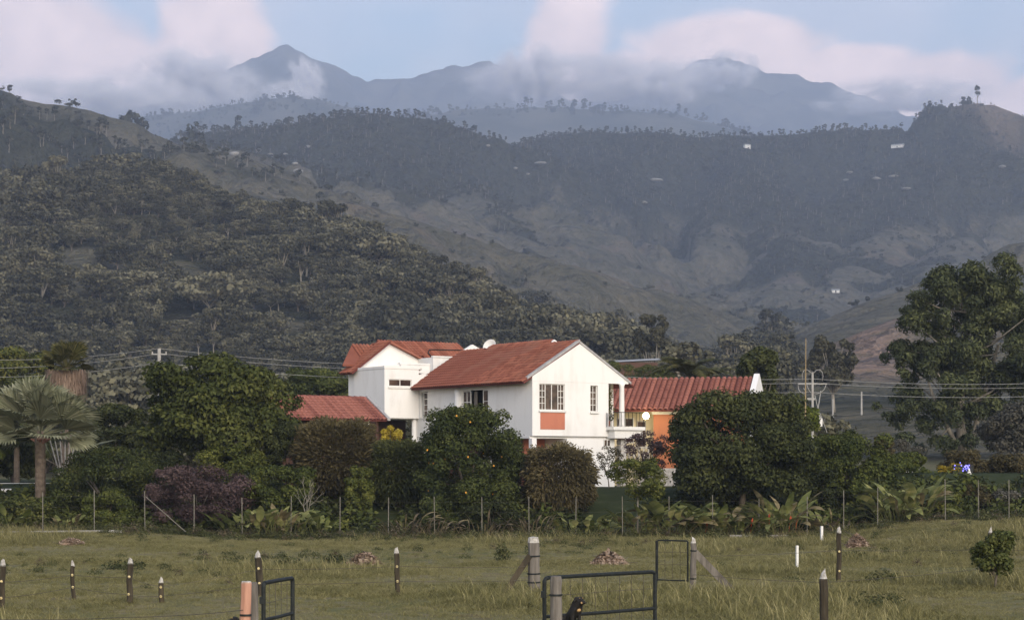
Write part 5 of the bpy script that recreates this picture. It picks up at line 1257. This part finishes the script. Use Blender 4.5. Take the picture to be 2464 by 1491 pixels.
scatter('grass', np.stack([x, y, H(x, y)], 1), rg.uniform(0, 6.28, len(x)), rg.uniform(.7, 1.5, len(x))*(.7 + .8*sstep(dn_, .4, .65)), vi, GT, 'rough pasture grass in the foreground', 'grass')
WM = [weed(1, 90, .28, .40, .09, 'weed'), weed(2, 100, .45, .35, .10, 'weed'), weed(3, 90, .18, .5, .09, 'weed'), weed(4, 70, .4, .3, .09, 'dry')]
x, y = field_pts(1700, 48, 92); dn_ = fbm(x, y, 9, 3, 205); k = rg.random(len(x)) < np.clip(2.2*(dn_ - .42) + .9*sstep(y, 80, 91)*.5, 0, 1); x, y = x[k], y[k]
xf = rg.uniform(-27, 27, 1300); yf = rg.normal(92.6, 1.0, 1300); x = np.concatenate([x, xf]); y = np.concatenate([y, yf])
scatter('weeds', np.stack([x, y, H(x, y)], 1), rg.uniform(0, 6.28, len(x)), rg.uniform(.35, 1.05, len(x))*np.where(y > 89, 1.25, .8), rg.choice([0, 1, 2, 3], len(x), p=[.35, .2, .3, .15]), WM, 'weeds and low growth along the fence and over the rough pasture', 'weeds')
x = rg.uniform(-30, 30, 420); y = rg.uniform(94.5, 100, 420); k = ~((x > 3.4) & (x < 7.5)); x, y = x[k], y[k]
scatter('undergrowth', np.stack([x, y, H(x, y)], 1), rg.uniform(0, 6.28, len(x)), rg.uniform(.9, 2.2, len(x)), rg.choice([0, 1, 2], len(x)), [weed(11, 130, .5, .5, .17, 'dark'), weed(12, 130, .6, .45, .17, 'bush'), weed(13, 120, .45, .5, .16, 'citrus')], 'shaded undergrowth beneath the garden shrubs', 'undergrowth')
# ------------------------------------------------------------------ garden fence of thin steel posts
gf = thing('garden_fence', 'thin wire garden fence on slim steel posts running below the shrubs', 'fence', (0, 92, 0))
fx = [(-60,88.5),(103,89.5),(227,90.5),(349,91.5),(467,92),(583,92),(700,92),(818,92),(934,92),(1046,92),(1160,92),(1273,92),(1385,92),(1498,92),(1610,92),(1715,92),(1826,92),(1942,91.5),(2030,91.2),(2112,90.8),(2275,90.2),(2355,90),(2428,90),(2520,90)]
tops = []
for i, (px, D) in enumerate(fx):
    x = X(px, D); z = Hs(x, D); h = 1.98 + random.uniform(-.06, .06); lean = random.uniform(-.03, .03)
    mb = MB(); mb.tube([(x, D-92, z-.2), (x + lean, D-92, z+h)], 0.021, 6)
    if px == 349: mb.tube([(x + .02, D-92, z+h-.25), (x + 2.0, D-92-.3, z+.05)], 0.02, 5)
    mb.obj('post', M['fencepost'], gf); tops.append((x, D-92, z, h, lean))
for q in (0.25, 0.75, 1.25, 1.75):
    mb = MB(); mb.tube([(x + ln*q/h, y - .03, z + q + .012*math.sin(x*3+q)) for x, y, z, h, ln in tops], 0.0032, 4); mb.obj('wire', M['wire_dark'], gf)
ke = MB(); kp = [(-31,88.8),(-26,88.9),(-23,89.3),(-20.5,89.8),(-18.5,90.6)]
for (xa, ya), (xb, yb) in zip(kp[:-1], kp[1:]):
    za, zb_ = Hs(xa, ya), Hs(xb, yb); ke.hexa([(xa,ya,za-.1),(xb,yb,zb_-.1),(xb,yb+.14,zb_-.1),(xa,ya+.14,za-.1),(xa,ya,za+.14),(xb,yb,zb_+.14),(xb,yb+.14,zb_+.14),(xa,ya+.14,za+.14)])
ke.obj('kerb', M['concrete'], kind='structure')
ke = MB(); ke.box(10.4, 13.2, 91.2, 91.34, Hs(11.5, 91.3)-.1, Hs(11.5, 91.3)+.16); ke.obj('kerb', M['concrete'], kind='structure')
ke = MB(); ke.tube([(X(1255,88),88,Hs(.4,88)+.05),(X(1330,88.3),88.3,Hs(1.9,88.3)+.05)], .07, 6); ke.obj('kerb', M['concrete'], kind='structure')

# ------------------------------------------------------------------ wooden posts of the paddock
def wood_post(label, px, ytop, D, wpx, tip=0.14, insul=(0.45, 0.8), mt='wood', capmt='tip', lean=0.0, blunt=False, bury=0.3, band=None):
    s = D/F; x = X(px, D); zb = Hs(x, D); h = Zp(ytop, D) - zb; rd = wpx*s/2*(1 if blunt else .88); tip = tip*.72; r = np.random.default_rng(int(px)+3)
    t = thing('wooden_post', label, 'post', (x, D, zb), r.uniform(0, 1.5)); kl = 0.3 if blunt else 1.0; t.rotation_euler[1] = lean + kl*r.normal(0, .022); t.rotation_euler[0] = kl*r.normal(0, .03); rd *= r.uniform(.9, 1.12); tipx, tipy, tipk = r.normal(0, .35), r.normal(0, .35), r.uniform(.3, .75)
    mb = MB(); sides = 9; V = []; zs_ = [-bury, 0, h*.25, h*.5, h*.75, h-tip]; offs = r.normal(0, .003 if blunt else .010, (len(zs_), 2)); lump = r.uniform(.95, 1.04, sides) if blunt else r.uniform(.84, 1.1, sides)
    for k, z in enumerate(zs_):
        for q in range(sides):
            a = 2*PI*q/sides; rr = rd*lump[q]*r.uniform(.95, 1.06)*(1.06 - .08*k/5); V.append((offs[k,0] + rr*math.cos(a), offs[k,1] + rr*math.sin(a), z))
    Fs = [[k*sides+q, k*sides+(q+1) % sides, (k+1)*sides+(q+1) % sides, (k+1)*sides+q] for k in range(5) for q in range(sides)] + [list(range(5*sides, 6*sides))]
    mb.add(V, Fs); mb.obj('shaft', M[mt], t)
    cp = MB(); top = V[5*sides:]; cpV = [(v[0]*1.02, v[1]*1.02, v[2] - .02) for v in top] + [(v[0]*(.85 if blunt else .6), v[1]*(.85 if blunt else .6), h - tip*(.15 if blunt else tipk)*r.uniform(.6, 1.3)) for v in top] + [(offs[5,0] + rd*tipx, offs[5,1] + rd*tipy, h)]
    cp.add(cpV, [[q, (q+1) % sides, sides+(q+1) % sides, sides+q] for q in range(sides)] + [[sides+q, sides+(q+1) % sides, 2*sides] for q in range(sides)]); cp.obj('painted_tip', M[capmt], t)
    rot = -t.rotation_euler[2]; fx_, fy_ = math.sin(rot)*-1*-1, -math.cos(rot)
    for f in insul:
        i_ = MB(); c = Vector((0, -1, 0)); c.rotate(Matrix.Rotation(rot, 3, 'Z')); p = c*(rd*1.0)
        i_.tube([(p.x*.85, p.y*.85, h*f), (p.x*1.12, p.y*1.12, h*f), (p.x*1.3, p.y*1.3, h*f)], [.022, .036, .026], 8); i_.obj('insulator', M['insul'], t)
    if band is not None:
        b_ = MB(); 
        for f in band: b_.lathe([(rd*1.12, h*f-.02), (rd*1.16, h*f), (rd*1.12, h*f+.02)], 10)
        b_.obj('band', M['iron'], t)
    return t
wood_post('dark wooden post with white tip cut by the left edge of the picture', 4, 1343, 46.7, 16, .22, (.22, .55), lean=.02)
wood_post('thin dark post with pale tip, second from the left', 178, 1345, 49.8, 11, .22, (.32, .62))
wood_post('sturdy dark post with two yellow insulators left of the salmon post', 310, 1340, 48.5, 17, .2, (.2, .58), lean=.03)
wood_post('short dark post with a white tip between the sturdy post and the salmon post', 388, 1385, 48.8, 12, .2, (.25, .6))
wood_post('dark post with a white tip standing behind the left gate leaf', 627, 1322, 51, 17, .26, (.28, .6), lean=-.02)
wood_post('lone dark post with white point midway between the gates', 958, 1315, 51.3, 16, .22, (.3, .6))
wood_post('thick grey gate post with white cap and a slanted brace', 1285, 1290, 52.3, 28, .2, (), 'woodgrey', blunt=True, band=(.35, .66, .2))
wood_post('weathered grey post with an iron strap in front of the gate', 1338, 1384, 40, 30, .14, (), 'woodgrey', 'woodgrey', blunt=True, band=(.66,))
wood_post('slim grey-brown post with white tip hinging the far gate', 1667, 1290, 52.8, 15, .24, (), 'woodgrey', band=(.75, .25))
wood_post('tall dark post with white point and two insulators on the right', 2019, 1264, 57.5, 15, .26, (.2, .55), lean=-.03)
wood_post('nearest dark post with a chalky white top on the right', 1985, 1366, 36, 26, .28, (.33,), lean=.01)
wood_post('post with a white tip hidden behind the leafy sapling at the right', 2388, 1265, 57.2, 16, .26, (.4,))
wood_post('salmon-painted post with dark band left of the small gate leaf', 590, 1397, 36, 27, .03, (), 'salmonpost', 'tip', blunt=True, band=(.52, .24))
wood_post('grey timber post with bleached top touching the salmon post', 613, 1399, 36.8, 22, .10, (), 'woodgrey', 'woodgrey', blunt=True)
def stake(label, px, y0, y1, D, wpx):
    x = X(px, D); s = D/F; zb = Hs(x, D); h = (y1-y0)*s; t = thing('stake', label, 'stake', (x, D, zb), 0.3); MB().box(-wpx*s/2, wpx*s/2, -wpx*s/2, wpx*s/2, -.2, h).obj('shaft', M['whitepaint'], t)
stake('short white stake by the garden fence near the tall dark post', 1977, 1262, 1302, 85, 5.5)
stake('white stake standing in the grass left of the tall dark post', 1918, 1312, 1366, 66, 5.5)
def brace(label, p, q, Dp_, Dq_, wpx, mt):
    a, b = at(*p, Dp_), at(*q, Dq_); b.z = Hs(b.x, b.y) - .05; t = thing('brace_timber', label, 'brace', b); v = a - b; rr = wpx*Dp_/F/2
    u = v.normalized(); sx = u.cross(Vector((0,1,0))).normalized()*rr; sy = Vector((0, rr*.8, 0)); mb = MB()
    mb.hexa([-sx-sy, sx-sy, sx+sy, -sx+sy, v-sx-sy, v+sx-sy, v+sx+sy, v-sx+sy]); mb.obj('beam', M[mt], t)
brace('slanted dark timber bracing the thick grey gate post', (1275,1335), (1210,1425), 52.2, 52.0, 14, 'wood')
brace('slanted grey timber bracing the slim post of the far gate', (1672,1328), (1768,1416), 52.8, 53.2, 17, 'woodgrey')
# ------------------------------------------------------------------ gates of steel tube and wire mesh
def gate(name, label, A, B, zt, zb, rad, mids, vb, hb, legs=True, tilt=0.0, mt='iron'):
    A, B = Vector(A), Vector(B); t = thing(name, label, 'gate', (A.x, A.y, Hs(A.x, A.y))); o = Vector((A.x, A.y, Hs(A.x, A.y)))
    P = lambda f, z: A.lerp(B, f) - o + Vector((0, 0, z - A.z)) if False else Vector((A.x + (B.x-A.x)*f - o.x, A.y + (B.y-A.y)*f - o.y, z - o.z))
    fr = MB(); zl = zb if not legs else min(Hs(A.x, A.y), Hs(B.x, B.y)) - .15
    fr.tube([P(0, zl), P(0, zt - rad*1.5), P(0.012, zt - rad*.4), P(.035, zt)], rad, 8); fr.tube([P(.03, zt), P(.5, zt + .004), P(.97, zt)], rad*.98, 8); fr.tube([P(1, zl), P(1, zt - rad*1.5), P(.988, zt - rad*.4), P(.965, zt)], rad, 8)
    fr.obj('frame', M[mt], t)
    for z in mids: MB().tube([P(0, z), P(.5, z - .006), P(1, z)], rad*.85, 8).obj('rail', M[mt], t)
    ms_ = MB()
    for k in range(1, vb): ms_.tube([P(k/vb, max(zb, zl) ), P(k/vb + .002, (zb+zt)/2), P(k/vb, zt)], .0055, 4)
    for z in hb: ms_.tube([P(0, z), P(.3, z - .012), P(.6, z + .008), P(1, z)], .0055, 4)
    ms_.obj('mesh', M['wire_dark'], t)
    hg = MB(); hg.box(P(0, 0).x - rad*1.7, P(0, 0).x + rad*.2, P(0,0).y - rad*1.4, P(0,0).y + rad*1.4, zt - o.z - .42, zt - o.z - .28); hg.obj('hinge', M[mt], t)
    return t
gate('steel_gate', 'wide dark tubular gate with wire mesh standing open in the middle', (X(1310,41),41,0), (X(1576,43.4),43.4,0), 1.10, -.05, .045, (.27,), 9, (.72,))
gate('steel_gate', 'narrow dark gate leaf seen nearly edge-on beside the salmon post', (X(634,39),39,0), (X(704,40.8),40.8,0), 1.11, -.05, .045, (.36,), 5, (.7,))
gate('steel_gate', 'thin-framed far gate panel hung on the slim grey-brown post', (X(1582,53.5),53.5,0), (X(1655,53),53,0), 1.42, .28, .022, (.32,), 4, (.75, 1.1), legs=False)
pl_ = MB().tube([(X(1582,53.5),53.5,-.2),(X(1582,53.5),53.5,1.42)], .03, 6)
pq = thing('gate_stanchion', 'thin dark steel upright at the left of the far gate panel', 'post', (X(1580,53.6),53.6,Hs(X(1580,53.6),53.6))); MB().tube([(0,.06,-.2),(0,.06,1.40)], .03, 6).obj('shaft', M['iron'], pq)
# paddock wires
def wire(label, pts, rad=.006, mt='wire_dark', name='fence_wire', sag=.03):
    P_ = []
    for a, b in zip(pts[:-1], pts[1:]):
        a, b = Vector(a), Vector(b); n = 8
        for k in range(n): f = k/n; q = a.lerp(b, f); q.z -= sag*4*f*(1-f); P_.append(q)
    P_.append(Vector(pts[-1])); o = MB().tube(P_, rad, 4).obj(name, M[mt]); o['label'] = label; o['category'] = 'wire'; return o
def wp(px, D, z): x = X(px, D); return (x, D - .12, Hs(x, D) + z)
wire('upper rusty wire strung along the left row of dark posts', [wp(-60,46.5,.66), wp(4,46.7,.66), wp(178,49.8,.66), wp(310,48.5,.68), wp(388,48.8,.42), wp(600,50.5,.7), wp(627,51,.72), wp(958,51.3,.8), wp(1275,52.2,.75)])
wire('lower rusty wire strung along the left row of dark posts', [wp(-60,46.5,.28), wp(4,46.7,.28), wp(178,49.8,.34), wp(310,48.5,.24), wp(388,48.8,.18), wp(627,51,.33), wp(958,51.3,.4), wp(1275,52.2,.38)])
wire('rusty wire running from the far gate to the right edge', [wp(1667,52.8,.5), wp(1985,50,.45), wp(2388,57.2,.45), wp(2500,57,.45)])
wire('upper wire between the posts at the right', [wp(1667,52.8,1.0), wp(2019,57.5,.95), wp(2388,57.2,1.0), wp(2500,57,1.0)])
wire('loose wire from the bottom left corner to the salmon post', [(X(-30,37),36.9,.55), (X(300,36.5),36.4,.62), (X(588,36),35.85,.80)], .007)
# ------------------------------------------------------------------ dogs
def dog(label, px, D, facing, sc=1.0):
    x = X(px, D); t = thing('dog', label, 'dog', (x, D, Hs(x, D)), facing); t.scale = (sc, sc, sc)
    J = {'pelvis':(0,.30,.20,.115),'belly':(0,.16,.32,.125),'chest':(0,-.02,.47,.165),'neck':(0,-.10,.62,.115),'skull':(0,-.16,.74,.105),'muz':(0,-.30,.70,.064),'nose':(0,-.40,.69,.045),
         'shL':(.11,-.04,.42,.062),'elL':(.115,-.03,.24,.043),'wrL':(.11,-.06,.10,.032),'pwL':(.11,-.13,.025,.034),'shR':(-.11,-.04,.42,.062),'elR':(-.115,-.03,.24,.043),'wrR':(-.11,-.06,.10,.032),'pwR':(-.11,-.13,.025,.034),
         'hipL':(.13,.26,.18,.09),'knL':(.18,.05,.20,.058),'hkL':(.16,.22,.05,.034),'ftL':(.16,.04,.025,.034),'hipR':(-.13,.26,.18,.09),'knR':(-.18,.05,.20,.058),'hkR':(-.16,.22,.05,.034),'ftR':(-.16,.04,.025,.034),
         't1':(0,.42,.10,.04),'t2':(.06,.58,.05,.026),'t3':(.14,.70,.045,.012),'eL0':(.085,-.13,.80,.032),'eL1':(.15,-.15,.70,.024),'eR0':(-.085,-.13,.80,.032),'eR1':(-.15,-.15,.70,.024)}
    E = [('pelvis','belly'),('belly','chest'),('chest','neck'),('neck','skull'),('skull','muz'),('muz','nose'),('chest','shL'),('shL','elL'),('elL','wrL'),('wrL','pwL'),('chest','shR'),('shR','elR'),('elR','wrR'),('wrR','pwR'),
         ('pelvis','hipL'),('hipL','knL'),('knL','hkL'),('hkL','ftL'),('pelvis','hipR'),('hipR','knR'),('knR','hkR'),('hkR','ftR'),('pelvis','t1'),('t1','t2'),('t2','t3'),('skull','eL0'),('eL0','eL1'),('skull','eR0'),('eR0','eR1')]
    ks = list(J); me = bpy.data.meshes.new('body'); me.from_pydata([J[k][:3] for k in ks], [(ks.index(a), ks.index(b)) for a, b in E], []); me.materials.append(M['dogblack']); me.update()
    o = link('body', me, t); sk_ = o.modifiers.new('skin', 'SKIN'); ly = me.skin_vertices[0] if me.skin_vertices else None
    if ly is None:
        bm = bmesh.new(); bm.from_mesh(me); bm.verts.layers.skin.verify(); bm.to_mesh(me); bm.free(); ly = me.skin_vertices[0]
    for i, k in enumerate(ks): ly.data[i].radius = (J[k][3], J[k][3]); ly.data[i].use_root = (k == 'pelvis')
    sd_ = o.modifiers.new('smooth', 'SUBSURF'); sd_.levels = 1; sd_.render_levels = 2
    pt = MB()
    for sx in (1, -1): pt.lathe([(.004,-.03),(.022,-.02),(.03,0),(.022,.02),(.004,.03)], 8, (sx*.045, -.32, .69)); pt.lathe([(.002,-.012),(.011,0),(.002,.012)], 6, (sx*.05, -.245, .80))
    pt.lathe([(.004,-.05),(.05,-.03),(.07,0),(.04,.05),(.004,.07)], 10, (0, -.14, .50)); pt.obj('tan_marking', M['tan'], t, smooth=True)
    ey = MB()
    for sx in (1, -1): ey.lathe([(.002,-.012),(.012,0),(.002,.012)], 8, (sx*.05, -.25, .765))
    ey.lathe([(.003,-.015),(.02,0),(.003,.014)], 8, (0, -.44, .70)); ey.obj('eyes_and_nose', M['iron'], t, smooth=True)
import bmesh
dog('black dog with tan markings sitting behind the grey post at the gate', 1383, 40.6, math.radians(38), 0.86)
dog('black dog half hidden behind the salmon-painted post', 578, 36.9, math.radians(-60), 0.72)
# ------------------------------------------------------------------ heaps, sapling, weeds in the pasture
def heap(label, px, py, D, w, h, n, seed, fol='litter'):
    r = np.random.default_rng(seed); x = X(px, D); t = thing('brush_heap', label, 'heap', (x, D, Hs(x, D))); a = r.uniform(0, 2*PI, n); q = np.sqrt(r.random(n)); z = h*(1 - q**1.6)*r.uniform(.6, 1.1, n)
    pos = np.stack([w*q*np.cos(a), .8*w*q*np.sin(a), z + .02], 1); Q = leaf_quads(r, pos, r.normal(0, .7, (n, 3)) + np.array([0, -.3, .9]), .22, .42, .1, .2)
    quads_obj('leaves', Q, FOL[fol], np.clip(r.normal(.5, .25, n), 0, 1), t); m_ = MB()
    for k in range(14): p = Vector(pos[k]); m_.tube([p, p + Vector((r.normal(0, .3), r.normal(0, .2), r.uniform(0, .2)))], .012, 4)
    core = MB().lathe([(w*.9,-.05),(w*.7,h*.35),(w*.4,h*.6),(.05,h*.75)], 12); core.obj('core', M['litter_core'], t); m_.obj('twig', M['bark'], t)
M['litter_core'] = simple('heap_core', (0.15,0.105,0.08), (0.22,0.16,0.125), 8, .95, .8)
heap('low heap of reddish dry leaves left of the lone dark post', 878, 1352, 68, .62, .42, 520, 1)
heap('low heap of pinkish dry leaves beyond the open gate', 1465, 1358, 68, .62, .46, 520, 2)
heap('small heap of pale rubble by the fence right of the tall dark post', 2063, 1306, 80, .5, .5, 420, 3)
heap('scatter of reddish debris below the kerb at the left', 172, 1308, 82, .55, .25, 260, 4)
tree('orange_sapling', 'small leafy orange sapling in the pasture at the right', 'tree', 2340, 2446, 1276, 1384, 54, 'citrus', 2100, .13, 91, ncl=26, rad=.27, trunk=.035, hollow=.3, split=.5)
for px, D, w_, h_, sd, lab in ((2130,57,.62,.42,1,'leafy weed clump in the grass left of the sapling'), (2110,47,.85,.34,2,'dark low weed patch near the chalky-topped post'), (690,66,.6,.4,3,'green weed patch behind the left gate leaf'), (800,69,.5,.35,4,'low weeds left of the reddish heap'), (1210,70,.35,.75,5,'upright grey-green weed left of the thick grey post'), (300,64,.8,.35,6,'low weeds behind the sturdy dark post'), (2050,72,.7,.35,7,'low weeds between the tall post and the sapling')):
    x = X(px, D); o = link('weed_clump', weed(300+sd, 240, h_, w_, .13, 'weed'), None, (x, D, Hs(x, D)), lab, 'weed')
# ------------------------------------------------------------------ power line
def pole(label, px, ytop, D, rad, mt, arms):
    x = X(px, D); z0 = Hs(x, D); zt = Zp(ytop, D); t = thing('utility_pole', label, 'utility pole', (x, D, z0)); MB().tube([(0,0,-.4),(0,0,zt-z0)], [rad*1.3, rad], 10).obj('shaft', M[mt], t); return t, x, z0, zt
p1, x1, z1, t1 = pole('white concrete utility pole behind the big round tree at the left', 383, 838, 126, .115, 'polewhite', ())
MB().box(-.5,.5,-.05,.05,t1-z1-.42,t1-z1-.34).obj('crossarm', M['wire'], p1)
ins = MB()
for q in (-.45, .45): ins.lathe([(.03,0),(.05,.06),(.03,.14)], 7, (q, 0, t1-z1-.34))
ins.obj('insulator', M['stone'], p1)
p2, x2, z2, t2 = pole('concrete utility pole with looping cables and a transformer right of the house', 1955, 895, 125, .075, 'polewhite', ())
MB().box(-.95,.95,-.05,.05,t2-z2-.80,t2-z2-.72).obj('crossarm', M['wire'], p2)
k_ = 125/F
def loop(pts): mb_ = MB(); mb_.tube([Vector(((px - 1955)*k_, -.08, Zp(py, 125) - z2)) for px, py in pts], .020, 6); mb_.obj('cable_loop', M['polewhite'], p2, smooth=True)
loop([(1930,915),(1930,900),(1934,891),(1941,889),(1947,893),(1953,898),(1959,896),(1964,890),(1972,889),(1978,895),(1980,905),(1978,917)])
loop([(1940,922),(1944,934),(1949,943),(1955,946),(1965,947),(1975,944),(1983,936),(1988,923)])
loop([(1920,926),(1921,936),(1927,945),(1935,947),(1938,941),(1933,933)])
MB().box(.28,.62,-.2,.2,Zp(1025,125)-z2,Zp(1006,125)-z2).obj('transformer', M['whitepaint'], p2)
br = MB(); br.tube([(.15,0,Zp(950,125)-z2),(.52,0,Zp(1008,125)-z2)], .03, 5); br.tube([(.55,0,Zp(940,125)-z2),(.35,0,Zp(985,125)-z2)], .035, 5); br.tube([(.3,0,Zp(975,125)-z2),(.95,0,Zp(1040,125)-z2)], .02, 5); br.box(-.4,.15,-.06,.06,Zp(962,125)-z2,Zp(957,125)-z2); br.obj('bracket', M['wire'], p2)
for lab, ya, yb_, yr, yl in (('topmost power cable crossing behind the house', 838, 911, 912, 862), ('second power cable crossing behind the house', 850, 921, 922, 884), ('lowest power cable crossing behind the house', 872, 943, 943, 906)):
    wire(lab, [at(-120, yl, 128), at(383, ya, 126), at(1160, (ya+yb_)/2 + 6, 127), at(1955, yb_, 125), at(2700, yr, 124)], .014, 'wire', 'power_cable', .35)
bp = thing('bamboo_mast', 'tall thin bamboo mast rising left of the utility pole', 'mast', (X(1936,104),104,Hs(X(1936,104),104))); MB().tube([(0,0,-.2),(.04,0,3.5),(.07,0,Zp(813,104)-Hs(X(1936,104),104))], [.055,.045,.022], 6).obj('cane', M['bamboo'], bp)
for px, y0, y1, D, lab in ((2310,925,970,175,'pale distant post beneath the cables before the eucalyptus'), (2073,942,976,190,'pale distant post beneath the cables in the grass field'), (2004,960,1002,200,'short pale post on the grass slope behind the utility pole')):
    x = X(px, D); t = thing('field_post', lab, 'post', (x, D, Zp(y1, D) - .3)); MB().tube([(0,0,-.6),(0,0,(y1-y0)*D/F+.3)], [.11,.08], 6).obj('shaft', M['polewhite'], t)
x = X(97, 560); 
mastp = on_slope(98, 470, 300, 900); t = thing('radio_mast', 'thin white mast standing among the trees high on the left hill', 'mast', (X(98,mastp), mastp, Hs(X(98,mastp), mastp))); MB().tube([(0,0,0),(0,0,.5 + 48*mastp/F)], .16, 6).obj('shaft', M['whitepaint'], t)
# ------------------------------------------------------------------ garden figures
xf_ = X(2352, 110); st_ = thing('garden_figurine', 'small white banded figurine standing above the low hedge at the right', 'statue', (xf_, 110, 0)); MB().lathe([(.20,0),(.22,.1),(.18,.4),(.19,.42),(.19,.47),(.17,.48),(.13,.75),(.08,.82),(.11,.9),(.10,1.0),(.03,1.06)], 12).obj('figure', M['stone'], st_, smooth=True); MB().lathe([(.28,-.75),(.28,.0)], 10).obj('plinth', M['stone'], st_)
xl = X(2322, 103.5); lt = thing('garden_light', 'cluster of glowing blue garden lights in front of the low hedge', 'light', (xl, 103.5, Hs(xl, 103.5))); lb = MB()
rl_ = np.random.default_rng(77)
for q in range(26):
    dx_ = rl_.normal(.05, .11) if q < 20 else rl_.uniform(-.7, .1); dz_ = rl_.normal(0, .12); w_ = rl_.uniform(.025, .05); zc_ = Zp(1126,103.5)-Hs(xl,103.5)+dz_
    lb.lathe([(.005,-w_),(w_*.9,0),(.005,w_)], 6, (dx_, -.28 + rl_.normal(0,.03), zc_))
lb.obj('lamp', M['led'], lt); MB().box(-.7,.4,-.2,.0,-.1,Zp(1118,103.5)-Hs(xl,103.5)).obj('stand', M['iron'], lt)
MB().lathe([(.2,0),(.16,.12),(.06,.3),(.05,.42)], 10, (.12, -.42, Zp(1146,103.5)-Hs(xl,103.5))).obj('figure', M['whitepaint'], lt, smooth=True)
# potted creeper on the balcony
bpot = thing('potted_plant', 'leafy creeper in a pot on the balcony beside the column', 'plant', house.matrix_basis @ Vector((5.98, .75, 5.81))); MB().lathe([(.16,0),(.22,.35),(.24,.36)], 10).obj('pot', M['tile'], bpot)
rq = np.random.default_rng(8); n = 700; pos = np.stack([rq.normal(0, .17, n), rq.normal(0, .15, n), rq.uniform(.3, 2.3, n)], 1); quads_obj('leaves', leaf_quads(rq, pos, rq.normal(size=(n, 3)) + np.array([0,-.5,.4]), .15), FOL['palm'], np.clip(rq.normal(.5, .2, n), 0, 1), bpot)
fl_ = MB()
